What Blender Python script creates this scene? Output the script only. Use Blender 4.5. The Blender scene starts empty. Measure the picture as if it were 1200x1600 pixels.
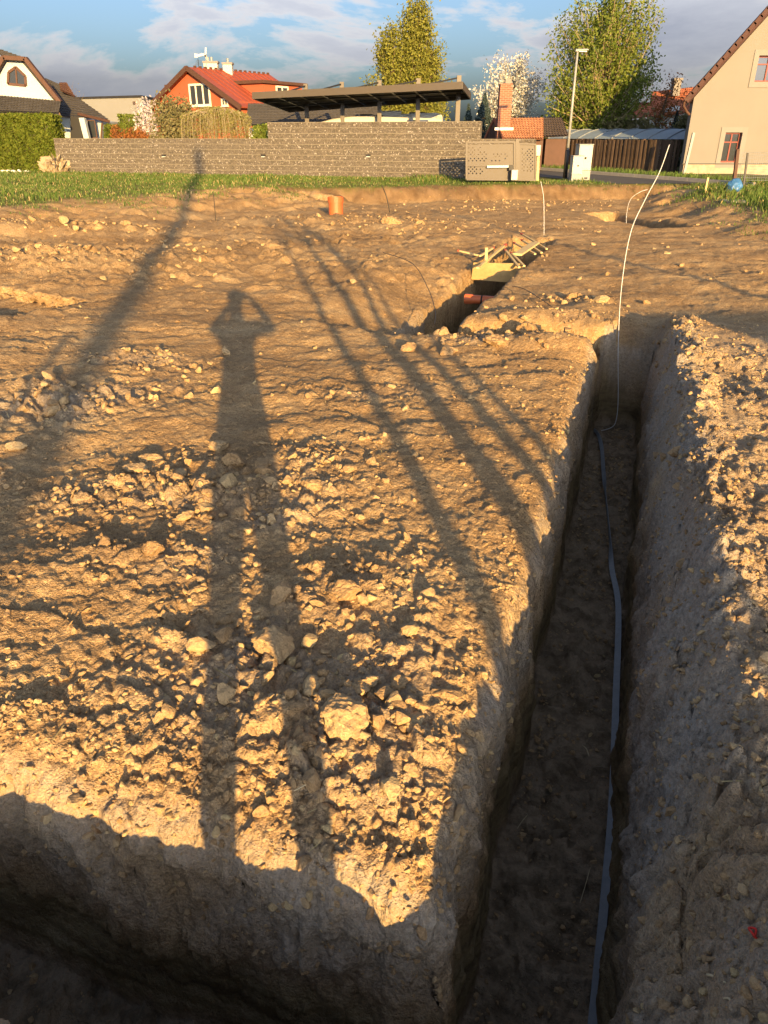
import bpy, math, random
import numpy as np
from mathutils import Vector, Matrix
random.seed(7); rng = np.random.default_rng(7)
R = math.radians
scene = bpy.context.scene
COL = scene.collection

# ------------------------------------------------------------------ camera, sky, sun, exposure
H = 1.65                       # eye height of the photographer
PITCH = 27.0
FPX = 1155.0                   # focal length of the photograph in its own pixels (1200 x 1600)
SUN_EL, SUN_AZ = 10.5, -10.8   # shadows run forwards and slightly to the left
cam_d = bpy.data.cameras.new('camera'); cam = bpy.data.objects.new('camera', cam_d); COL.objects.link(cam)
cam.location = (0, 0, H); cam.rotation_euler = (R(90 - PITCH), 0, 0)
cam_d.sensor_fit = 'VERTICAL'; cam_d.sensor_height = 36; cam_d.sensor_width = 27
cam_d.lens = FPX / 1600 * 36
cam_d.clip_start = 0.05; cam_d.clip_end = 6000
scene.camera = cam
scene.render.resolution_x = 768; scene.render.resolution_y = 1024
scene.view_settings.view_transform = 'Standard'; scene.view_settings.look = 'None'
scene.view_settings.gamma = 1; scene.view_settings.use_curve_mapping = False
scene.view_settings.exposure = 1.53
SHD = (math.sin(R(SUN_AZ)), math.cos(R(SUN_AZ)))     # direction the shadows run along the ground

world = bpy.data.worlds.new('World'); scene.world = world; world.use_nodes = True
nt = world.node_tree; N = nt.nodes; L = nt.links; N.clear()
def nd(tree, t, **kw):
    n = tree.nodes.new(t)
    for k, v in kw.items(): setattr(n, k, v)
    return n
out = nd(nt, 'ShaderNodeOutputWorld'); bg = nd(nt, 'ShaderNodeBackground'); bg.inputs[1].default_value = 0.108
sky = nd(nt, 'ShaderNodeTexSky'); sky.sky_type = 'NISHITA'; sky.sun_disc = False
sky.sun_elevation = R(SUN_EL); sky.sun_rotation = R(180 + SUN_AZ); sky.air_density = 0.9; sky.dust_density = 4.2; sky.ozone_density = 2.0
tc = nd(nt, 'ShaderNodeTexCoord')
mp = nd(nt, 'ShaderNodeMapping'); mp.inputs['Scale'].default_value = (1, 1, 3.4); mp.inputs['Location'].default_value = (2.3, 0.4, 1.1)
L.new(tc.outputs['Generated'], mp.inputs[0])
def noise(tree, vec, scale, detail=5, rough=0.55, dist=0.0):
    n = nd(tree, 'ShaderNodeTexNoise'); n.inputs['Scale'].default_value = scale; n.inputs['Detail'].default_value = detail
    n.inputs['Roughness'].default_value = rough; n.inputs['Distortion'].default_value = dist
    if vec is not None: tree.links.new(vec, n.inputs['Vector'])
    return n
def ramp(tree, fac, stops):
    r = nd(tree, 'ShaderNodeValToRGB'); e = r.color_ramp.elements
    while len(e) < len(stops): e.new(0.5)
    for i, (p, c) in enumerate(stops):
        e[i].position = p; e[i].color = (c, c, c, 1) if isinstance(c, (int, float)) else (*c, 1)
    tree.links.new(fac, r.inputs[0]); return r
def mixc(tree, fac, a, b, mode='MIX'):
    m = nd(tree, 'ShaderNodeMix', data_type='RGBA', blend_type=mode)
    for sock, v in ((m.inputs[0], fac), (m.inputs[6], a), (m.inputs[7], b)):
        if isinstance(v, (int, float)): sock.default_value = v
        elif isinstance(v, tuple): sock.default_value = (*v, 1)
        else: tree.links.new(v, sock)
    return m.outputs[2]
def mth(tree, op, a, b=0.0, clamp=False):
    m = nd(tree, 'ShaderNodeMath', operation=op, use_clamp=clamp)
    for i, v in enumerate((a, b)):
        if isinstance(v, (int, float)): m.inputs[i].default_value = v
        else: tree.links.new(v, m.inputs[i])
    return m.outputs[0]
cn = noise(nt, mp.outputs[0], 3.1, 8, 0.60, 0.25)           # cloud puffs
cb = noise(nt, mp.outputs[0], 0.9, 2, 0.5)                   # where the cover is thick
cov = mth(nt, 'ADD', cn.outputs['Fac'], mth(nt, 'MULTIPLY', mth(nt, 'SUBTRACT', cb.outputs['Fac'], 0.5), 0.75))
sx = nd(nt, 'ShaderNodeSeparateXYZ'); L.new(tc.outputs['Generated'], sx.inputs[0])
low = ramp(nt, sx.outputs['Z'], [(0.0, 0.15), (0.06, 0.09), (0.12, 0.05), (0.40, 0.0)])          # cover closes up towards the horizon
cov = mth(nt, 'ADD', cov, low.outputs[0])
cm = ramp(nt, cov, [(0.49, 0.0), (0.535, 0.85), (0.70, 0.96)])
bw_ = nd(nt, 'ShaderNodeRGBToBW'); L.new(sky.outputs[0], bw_.inputs[0])
cs = ramp(nt, cov, [(0.49, (1.25, 1.18, 1.14)), (0.565, (0.90, 0.90, 0.99)), (0.72, (0.62, 0.66, 0.79))])   # bright rims, greyer cores
skc = mixc(nt, 0.15, mixc(nt, 1.0, sky.outputs[0], (0.66, 0.78, 0.95), 'MULTIPLY'), mixc(nt, 1.0, bw_.outputs[0], (0.80, 0.86, 0.98), 'MULTIPLY'))
clc = mixc(nt, 1.0, cs.outputs[0], mth(nt, 'MAXIMUM', bw_.outputs[0], 1.45), 'MULTIPLY')          # clouds scatter some light even where the air is dim
L.new(mixc(nt, cm.outputs[0], skc, clc), bg.inputs[0]); L.new(bg.outputs[0], out.inputs[0])

sl = bpy.data.lights.new('sun', 'SUN'); sl.energy = 5.0; sl.angle = R(0.46); sl.color = (1.0, 0.625, 0.225)
sun = bpy.data.objects.new('sun', sl); COL.objects.link(sun)
sd = Vector((SHD[0] * math.cos(R(SUN_EL)), SHD[1] * math.cos(R(SUN_EL)), -math.sin(R(SUN_EL))))
sun.rotation_euler = sd.to_track_quat('-Z', 'Y').to_euler(); sun.location = (0, -20, 15)

# ------------------------------------------------------------------ helpers
CP, SP = math.cos(R(PITCH)), math.sin(R(PITCH))
def at(px, py, Y):
    """point at forward distance Y seen along a sight line measured in the photograph"""
    x = (px - 600) / FPX; y = (800 - py) / FPX; t = Y / (CP + SP * y)
    return Vector((x * t, Y, H + t * (-SP + CP * y)))
def gr(px, py, z=0.0):
    """point at height z along a sight line measured in the photograph"""
    x = (px - 600) / FPX; y = (800 - py) / FPX; t = (z - H) / (-SP + CP * y)
    return Vector((x * t, (CP + SP * y) * t, z))
def grt(px, py):
    """the same, met with the real surface of the field"""
    z = 0.0
    for _ in range(6): p = gr(px, py, z); z = gz(p.x, p.y)
    return gr(px, py, z)
def tag(o, label=None, cat=None, group=None, kind=None):
    if label: o['label'] = label
    if cat: o['category'] = cat
    if group: o['group'] = group
    if kind: o['kind'] = kind
    return o
def thing(name, label, cat, loc, group=None):
    o = bpy.data.objects.new(name, None); o.empty_display_size = 0.2; o.location = loc; COL.objects.link(o)
    return tag(o, label, cat, group)
def root_loc(o):
    p = Vector((0, 0, 0))
    while o is not None: p = p + o.location; o = o.parent
    return p
def add_obj(name, me, mat, parent=None):
    o = bpy.data.objects.new(name, me); COL.objects.link(o)
    if mat and not me.materials: me.materials.append(mat)
    if parent is not None: o.parent = parent
    return o
class MB:
    def __init__(s): s.v = []; s.f = []
    def face(s, pts):
        b = len(s.v); s.v += [tuple(p) for p in pts]; s.f.append(tuple(range(b, b + len(pts)))); return s
    def grid(s, rows):
        b = len(s.v); m = len(rows[0])
        for r in rows: s.v += [tuple(p) for p in r]
        for i in range(len(rows) - 1):
            for j in range(m - 1): s.f.append((b + i*m + j, b + i*m + j + 1, b + (i+1)*m + j + 1, b + (i+1)*m + j))
        return s
    def box(s, lo, hi):
        x0, y0, z0 = lo; x1, y1, z1 = hi; b = len(s.v)
        s.v += [(x0,y0,z0),(x1,y0,z0),(x1,y1,z0),(x0,y1,z0),(x0,y0,z1),(x1,y0,z1),(x1,y1,z1),(x0,y1,z1)]
        s.f += [tuple(b+i for i in q) for q in ((0,3,2,1),(4,5,6,7),(0,1,5,4),(1,2,6,5),(2,3,7,6),(3,0,4,7))]; return s
    def hexa(s, bot, top):
        b = len(s.v); s.v += [tuple(p) for p in bot] + [tuple(p) for p in top]
        s.f += [tuple(b+i for i in q) for q in ((0,3,2,1),(4,5,6,7),(0,1,5,4),(1,2,6,5),(2,3,7,6),(3,0,4,7))]; return s
    def bar(s, p, q, w, h=None, up=(0,0,1)):
        """rectangular bar from p to q, w wide and h high"""
        h = h or w; p = Vector(p); q = Vector(q); d = (q - p).normalized(); u = Vector(up)
        if abs(d.dot(u)) > 0.98: u = Vector((0, 1, 0))
        a = d.cross(u).normalized() * w / 2; c = a.cross(d).normalized() * h / 2
        return s.hexa([p - a - c, p + a - c, q + a - c, q - a - c], [p - a + c, p + a + c, q + a + c, q - a + c])
    def prism(s, poly, vec):
        """polygon extruded along vec"""
        vec = Vector(vec); n = len(poly); b = len(s.v); s.v += [tuple(p) for p in poly] + [tuple(Vector(p) + vec) for p in poly]
        s.f.append(tuple(range(b + n - 1, b - 1, -1))); s.f.append(tuple(range(b + n, b + 2*n)))
        for i in range(n): j = (i + 1) % n; s.f.append((b+i, b+j, b+n+j, b+n+i))
        return s
    def tube(s, path, rad, k=6, cap=True):
        path = [Vector(p) for p in path]; n = len(path)
        rad = rad if isinstance(rad, (list, tuple)) else [rad] * n
        b = len(s.v); prev = None
        for i, p in enumerate(path):
            d = (path[min(i+1, n-1)] - path[max(i-1, 0)]).normalized()
            a = prev if prev is not None else Vector((1, 0, 0) if abs(d.x) < 0.9 else (0, 1, 0))
            a = (a - d * a.dot(d)).normalized(); prev = a; c = d.cross(a)
            for j in range(k):
                t = 2 * math.pi * j / k; s.v.append(tuple(p + (a * math.cos(t) + c * math.sin(t)) * rad[i]))
        for i in range(n - 1):
            for j in range(k): s.f.append((b+i*k+j, b+i*k+(j+1)%k, b+(i+1)*k+(j+1)%k, b+(i+1)*k+j))
        if cap: s.f.append(tuple(b + j for j in range(k-1, -1, -1))); s.f.append(tuple(b + (n-1)*k + j for j in range(k)))
        return s
    def build(s, name, mat, parent=None, smooth=False, bevel=0.0):
        o0 = root_loc(parent) if parent is not None else Vector((0, 0, 0))
        me = bpy.data.meshes.new(name); me.from_pydata([(v[0]-o0.x, v[1]-o0.y, v[2]-o0.z) for v in s.v], [], s.f); me.update()
        if smooth: me.shade_smooth()
        o = add_obj(name, me, mat, parent)
        if bevel:
            m = o.modifiers.new('bevel', 'BEVEL'); m.width = bevel; m.segments = 2; m.limit_method = 'ANGLE'
        return o
def np_mesh(name, verts, faces, smooth=False):
    """fast mesh from arrays; all faces have the same number of corners"""
    me = bpy.data.meshes.new(name); k = faces.shape[1]
    me.vertices.add(len(verts)); me.vertices.foreach_set('co', np.ascontiguousarray(verts, np.float32).ravel())
    me.loops.add(faces.size); me.loops.foreach_set('vertex_index', np.ascontiguousarray(faces, np.int32).ravel())
    me.polygons.add(len(faces)); me.polygons.foreach_set('loop_start', np.arange(0, faces.size, k, dtype=np.int32))
    me.polygons.foreach_set('loop_total', np.full(len(faces), k, np.int32))
    me.update(calc_edges=True); me.validate()
    if smooth: me.shade_smooth()
    return me
def hsh(ix, iy, iz, seed):
    h = (ix.astype(np.int64) * 374761393 + iy.astype(np.int64) * 668265263 + iz.astype(np.int64) * 2147483647 + seed * 974634777) & 0xffffffff
    h = ((h ^ (h >> 13)) * 1274126177) & 0xffffffff
    h = ((h ^ (h >> 16)) * 2246822519) & 0xffffffff
    return ((h ^ (h >> 15)) & 0xffffff) / float(0xffffff)
def vn(x, y, z=None, seed=0):
    """value noise, -1..1"""
    z = np.zeros_like(x) if z is None else z
    fx, fy, fz = np.floor(x), np.floor(y), np.floor(z); tx, ty, tz = x - fx, y - fy, z - fz
    ix, iy, iz = fx.astype(np.int64), fy.astype(np.int64), fz.astype(np.int64)
    sx, sy, sz = (t * t * t * (t * (t * 6 - 15) + 10) for t in (tx, ty, tz))
    r = 0
    for dz in ((0, 1) if np.any(tz) else (0,)):
        wz = (sz if dz else 1 - sz)
        for dy in (0, 1):
            wy = sy if dy else 1 - sy
            a = hsh(ix, iy + dy, iz + dz, seed); b = hsh(ix + 1, iy + dy, iz + dz, seed)
            r = r + wz * wy * (a + (b - a) * sx)
    return r * 2 - 1
def fbm(x, y, z=None, oct=4, seed=0, gain=0.5):
    r = 0; a = 1.0; f = 1.0; t = 0
    for o in range(oct):
        ca, sa = math.cos(o * 1.1), math.sin(o * 1.1)
        r = r + a * vn((x * ca - y * sa) * f, (x * sa + y * ca) * f, None if z is None else z * f, seed + o * 17); t += a
        a *= gain; f *= 2.03
    return r / t
def worley(x, y, seed=0):
    """distance to nearest and second nearest feature point, and an id in 0..1"""
    fx, fy = np.floor(x), np.floor(y); d1 = np.full(x.shape, 9.0); d2 = np.full(x.shape, 9.0); idn = np.zeros_like(x); z = np.zeros_like(fx)
    for dx in (-1, 0, 1):
        for dy in (-1, 0, 1):
            cx, cy = fx + dx, fy + dy
            px = cx + hsh(cx, cy, z, seed); py = cy + hsh(cx, cy, z, seed + 5)
            d = np.hypot(px - x, py - y); nid = hsh(cx, cy, z, seed + 9)
            near = d < d1; d2 = np.where(near, d1, np.minimum(d2, d)); idn = np.where(near, nid, idn); d1 = np.where(near, d, d1)
    return d1, d2, idn
def sstep(a, b, x):
    t = np.clip((x - a) / (b - a), 0, 1); return t * t * (3 - 2 * t)

# ------------------------------------------------------------------ materials
def pmat(name, col, rough=0.85, var=0.0, scale=8.0, metal=0.0, bump=0.0, bscale=None, spec=0.3, rand=0.0, coat=0.0):
    m = bpy.data.materials.new(name); m.use_nodes = True; t = m.node_tree; b = t.nodes['Principled BSDF']
    b.inputs['Base Color'].default_value = (*col, 1); b.inputs['Roughness'].default_value = rough; b.inputs['Metallic'].default_value = metal
    b.inputs['Specular IOR Level'].default_value = spec
    c = None
    if var or bump:
        tcn = nd(t, 'ShaderNodeTexCoord')
    if var:
        n1 = noise(t, tcn.outputs['Object'], scale, 6, 0.65); n2 = noise(t, tcn.outputs['Object'], scale * 0.13, 3, 0.5)
        f = mth(t, 'ADD', mth(t, 'MULTIPLY', n1.outputs['Fac'], 0.6), mth(t, 'MULTIPLY', n2.outputs['Fac'], 0.4))
        r = ramp(t, f, [(0.3, tuple(x * (1 - var) for x in col)), (0.7, tuple(min(x * (1 + var), 0.9) for x in col))]); c = r.outputs[0]
    if rand:
        oi = nd(t, 'ShaderNodeObjectInfo'); k = ramp(t, oi.outputs['Random'], [(0, 1 - rand), (1, 1 + rand)])
        c = mixc(t, 1.0, c if c else col, k.outputs[0], 'MULTIPLY')
    if c: t.links.new(c, b.inputs['Base Color'])
    if bump:
        n3 = noise(t, tcn.outputs['Object'], bscale or scale * 4, 6, 0.65); bp = nd(t, 'ShaderNodeBump')
        bp.inputs['Strength'].default_value = bump; bp.inputs['Distance'].default_value = 0.02
        t.links.new(n3.outputs['Fac'], bp.inputs['Height']); t.links.new(bp.outputs[0], b.inputs['Normal'])
    return m
def leafmat(name, c1, c2, trans=0.35):
    m = bpy.data.materials.new(name); m.use_nodes = True; t = m.node_tree; t.nodes.clear()
    o = nd(t, 'ShaderNodeOutputMaterial'); g = nd(t, 'ShaderNodeNewGeometry')
    r = ramp(t, g.outputs['Random Per Island'], [(0, c1), (1, c2)])
    d = nd(t, 'ShaderNodeBsdfDiffuse'); tr = nd(t, 'ShaderNodeBsdfTranslucent'); mx = nd(t, 'ShaderNodeMixShader'); mx.inputs[0].default_value = trans
    t.links.new(r.outputs[0], d.inputs[0]); t.links.new(r.outputs[0], tr.inputs[0])
    t.links.new(d.outputs[0], mx.inputs[1]); t.links.new(tr.outputs[0], mx.inputs[2]); t.links.new(mx.outputs[0], o.inputs[0]); return m
def glassmat(name, col=(0.03, 0.035, 0.04)):
    m = pmat(name, col, rough=0.06, spec=0.6); return m

def soil_nodes(t, co):
    """colour and height of the bare clay soil at position co"""
    big = noise(t, co, 0.55, 2, 0.55); mid = noise(t, co, 3.2, 4, 0.62, 0.3); fine = noise(t, co, 26, 4, 0.7); grit = noise(t, co, 130, 2, 0.7)
    f = mth(t, 'ADD', mth(t, 'ADD', mth(t, 'MULTIPLY', big.outputs['Fac'], 0.30), mth(t, 'MULTIPLY', mid.outputs['Fac'], 0.34)), mth(t, 'MULTIPLY', fine.outputs['Fac'], 0.36))
    base = ramp(t, f, [(0.34, (0.205, 0.130, 0.064)), (0.47, (0.33, 0.215, 0.106)), (0.56, (0.42, 0.288, 0.148)), (0.68, (0.52, 0.39, 0.215))])
    vo = nd(t, 'ShaderNodeTexVoronoi'); vo.inputs['Scale'].default_value = 42; vo.inputs['Randomness'].default_value = 1; t.links.new(co, vo.inputs['Vector'])
    hgt = mth(t, 'ADD', mth(t, 'ADD', mth(t, 'MULTIPLY', fine.outputs['Fac'], 1.0), mth(t, 'MULTIPLY', grit.outputs['Fac'], 0.42)), mth(t, 'MULTIPLY', mth(t, 'SUBTRACT', 1.0, vo.outputs['Distance']), 0.35))
    gc = ramp(t, grit.outputs['Fac'], [(0.32, 0.62), (0.68, 1.30)])
    return mixc(t, 1.0, base.outputs[0], gc.outputs[0], 'MULTIPLY'), hgt
def soil_mat():
    m = bpy.data.materials.new('clay_soil_ground'); m.use_nodes = True; t = m.node_tree; b = t.nodes['Principled BSDF']
    g = nd(t, 'ShaderNodeNewGeometry'); co = g.outputs['Position']
    col, hgt = soil_nodes(t, co)
    def attr(n): a = nd(t, 'ShaderNodeAttribute'); a.attribute_name = n; return a.outputs['Fac']
    # darker dug clay of the deeper layer, with smears from the bucket
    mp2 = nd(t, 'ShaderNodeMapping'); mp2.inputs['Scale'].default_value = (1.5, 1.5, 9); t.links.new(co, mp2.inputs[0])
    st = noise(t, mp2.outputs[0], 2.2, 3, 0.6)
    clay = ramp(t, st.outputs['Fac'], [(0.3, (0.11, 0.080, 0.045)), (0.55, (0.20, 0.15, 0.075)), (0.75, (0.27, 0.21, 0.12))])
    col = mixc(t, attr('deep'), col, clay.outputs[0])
    fl = noise(t, co, 9, 3, 0.65); flc = ramp(t, fl.outputs['Fac'], [(0.35, (0.10, 0.078, 0.052)), (0.62, (0.30, 0.235, 0.16))])  # floor colour darkened to stand in for shade at the trench bottom
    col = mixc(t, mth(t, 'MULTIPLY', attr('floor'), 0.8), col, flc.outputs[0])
    gsp = noise(t, co, 48, 3, 0.75); gcs = ramp(t, gsp.outputs['Fac'], [(0.32, 0.62), (0.68, 1.38)])
    # pale weathered crust; on bank and walls the grey of skylit shade painted in
    pale = noise(t, co, 1.3, 3, 0.6); pf = mth(t, 'MULTIPLY', attr('pale'), ramp(t, pale.outputs['Fac'], [(0.35, 0.25), (0.6, 1.0)]).outputs[0])
    col = mixc(t, pf, col, mixc(t, 0.75, col, mixc(t, 1.0, gcs.outputs[0], (0.31, 0.285, 0.245), 'MULTIPLY')))
    # dark humus layer showing in the stripped edge of the meadow
    hn = noise(t, co, 2.5, 3, 0.6); hc = ramp(t, hn.outputs['Fac'], [(0.35, (0.115, 0.070, 0.036)), (0.65, (0.20, 0.130, 0.070))])
    col = mixc(t, mth(t, 'MULTIPLY', attr('top'), 0.85), col, hc.outputs[0])
    # thatch between the grass blades
    gn = noise(t, co, 1.7, 4, 0.7); gcol = ramp(t, gn.outputs['Fac'], [(0.35, (0.14, 0.115, 0.040)), (0.5, (0.11, 0.125, 0.028)), (0.68, (0.22, 0.18, 0.075))])
    col = mixc(t, attr('grass'), col, gcol.outputs[0])
    t.links.new(col, b.inputs['Base Color']); b.inputs['Roughness'].default_value = 0.95; b.inputs['Specular IOR Level'].default_value = 0.12
    bp = nd(t, 'ShaderNodeBump'); bp.inputs['Strength'].default_value = 0.9; bp.inputs['Distance'].default_value = 0.022
    t.links.new(hgt, bp.inputs['Height']); t.links.new(bp.outputs[0], b.inputs['Normal']); return m
def clod_mat(name, tint):
    m = bpy.data.materials.new(name); m.use_nodes = True; t = m.node_tree; b = t.nodes['Principled BSDF']
    g = nd(t, 'ShaderNodeNewGeometry'); col, hgt = soil_nodes(t, g.outputs['Position'])
    oi = nd(t, 'ShaderNodeObjectInfo')
    tr = ramp(t, oi.outputs['Random'], [(0.0, (0.22, 0.145, 0.078)), (0.5, (0.36, 0.245, 0.13)), (0.85, (0.46, 0.345, 0.195)), (1.0, (0.50, 0.41, 0.21))])
    col = mixc(t, 0.42, col, mixc(t, 1.0, tr.outputs[0], tint, 'MULTIPLY'))
    t.links.new(col, b.inputs['Base Color']); b.inputs['Roughness'].default_value = 0.95; b.inputs['Specular IOR Level'].default_value = 0.12
    bp = nd(t, 'ShaderNodeBump'); bp.inputs['Strength'].default_value = 0.75; bp.inputs['Distance'].default_value = 0.012
    t.links.new(hgt, bp.inputs['Height']); t.links.new(bp.outputs[0], b.inputs['Normal']); return m
M = {}
M['soil'] = soil_mat(); M['clod'] = clod_mat('dry_clay_clod', (1.0, 1.0, 1.0))

# ------------------------------------------------------------------ the ground: field, trenches, grass
TA = math.atan(0.328); CA, SA = math.cos(TA), math.sin(TA)       # the trench grid is turned this far
def to_uv(x, y): return x * CA - y * SA, x * SA + y * CA
def from_uv(u, v): return u * CA + v * SA, -u * SA + v * CA
# trenches: centre u, v, half sizes, turn against the grid, depth, half width of the broken edge
TR = [(0.016, 4.02, 0.244, 3.33, 0, 0.92, 0.10),      # long trench beside the photographer's shadow
      (-5.85, 0.90, 6.11, 0.25, 0, 0.92, 0.14),      # cross trench at the photographer's feet
      (-1.15, 7.08, 0.95, 0.27, 0, 0.42, 0.14),        # half filled cross trench
      (-1.98, 11.1, 0.35, 4.35, 0, 0.98, 0.09),        # far trench with the stakes
      (-0.25, 20.7, 0.44, 2.20, 0.42, 1.00, 0.09),
      (1.0, 25.6, 0.60, 0.50, 0, 0.30, 0.25),
      (-8.4, 7.3, 2.6, 0.46, -0.28, 0.16, 0.40)]       # shallow cut at the left
def grass_d(x, y):
    """> 0 on the grass; also how wide its edge is"""
    n = 0.5 * fbm(x * 0.5, y * 0.5, seed=31) + 0.25 * fbm(x * 2.2, y * 2.2, seed=32)
    n = n + 0.22 * fbm(x * 1.6, y * 1.6, oct=3, seed=33) + 0.07 * fbm(x * 7, y * 7, oct=2, seed=34)
    a = y - (27 + 0.1 * x) + n; b = x - 7.7 - np.maximum(0, y - 20) * 0.28 + n * 1.2
    c = -(x + 9) * 0.855 + (y - 18.6) * 0.519 + n * 3.0 + 1.0
    b = np.where(y < 9, b - (9 - y) * 0.5, b)
    c = np.where(y < 12, c - (12 - y) * 0.6, c)
    d = np.maximum(np.maximum(a, b), c)
    wide = np.where(c >= np.maximum(a, b), 4.2, np.where(a > b, 0.75, 2.4))
    return d, wide
RUB = []      # rubble patches on the field: x, y, rx, ry, turn, weight (measured on the ground)
def rub(px, py, rx, ry, w, rot=0.0): p = gr(px, py); RUB.append((p.x, p.y, rx, ry, rot, w))
rub(450, 1060, .55, .60, 1.0); rub(280, 1120, .40, .28, .55); rub(570, 1130, .34, .34, .9)
rub(330, 770, .70, .42, .95, -.2); rub(150, 760, .7, .25, .6); rub(240, 880, .45, .26, .6); rub(480, 720, .45, .30, .45)
rub(90, 620, .95, .55, .9, .3); rub(215, 565, .6, .25, .7); rub(600, 620, .8, .3, .35); rub(680, 880, .35, .35, .3)
rub(800, 530, .75, .26, 1.0, -.25); rub(915, 467, .45, .25, .9); rub(880, 505, .6, .3, .35)
rub(90, 405, 2.2, 1.2, .9, -.2); rub(60, 350, 3.0, 1.0, .8); rub(230, 380, 1.8, 1.5, .5); rub(640, 340, 2.5, 1.2, .6); rub(840, 300, 2.5, .8, .5)
rub(1150, 620, .6, 1.0, .6); rub(1150, 780, .5, .7, .7); rub(1160, 1080, .35, .6, .6); rub(1190, 1420, .25, .40, .8); rub(560, 330, 2.0, 1.0, .6); rub(740, 310, 2.0, .8, .5)
def rubble(x, y):
    r = np.zeros_like(x)
    for cx, cy, rx, ry, rot, w in RUB:
        c, s = math.cos(rot), math.sin(rot); dx, dy = x - cx, y - cy
        q = ((dx * c + dy * s) / rx) ** 2 + ((-dx * s + dy * c) / ry) ** 2
        r = np.maximum(r, w * np.exp(-q * 0.9))
    u, v = to_uv(x, y); r = np.maximum(r, 0.95 * sstep(.15, .3, u) * sstep(.75, .5, u) * sstep(8, 7, v) * (y > 0.3))
    n = fbm(x * 2.6, y * 2.6, oct=3, seed=77)
    return np.clip(r * (1.0 + 0.8 * n) + 0.10 * np.maximum(n, 0), 0, 1)
def box_sd(u, v, T):
    cu, cv, hu, hv, rot = T[:5]; c, s = math.cos(rot), math.sin(rot)
    du, dv = u - cu, v - cv; a, b = du * c + dv * s, -du * s + dv * c
    qx, qy = np.abs(a) - hu, np.abs(b) - hv
    return np.hypot(np.maximum(qx, 0), np.maximum(qy, 0)) + np.minimum(np.maximum(qx, qy), 0)
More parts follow.
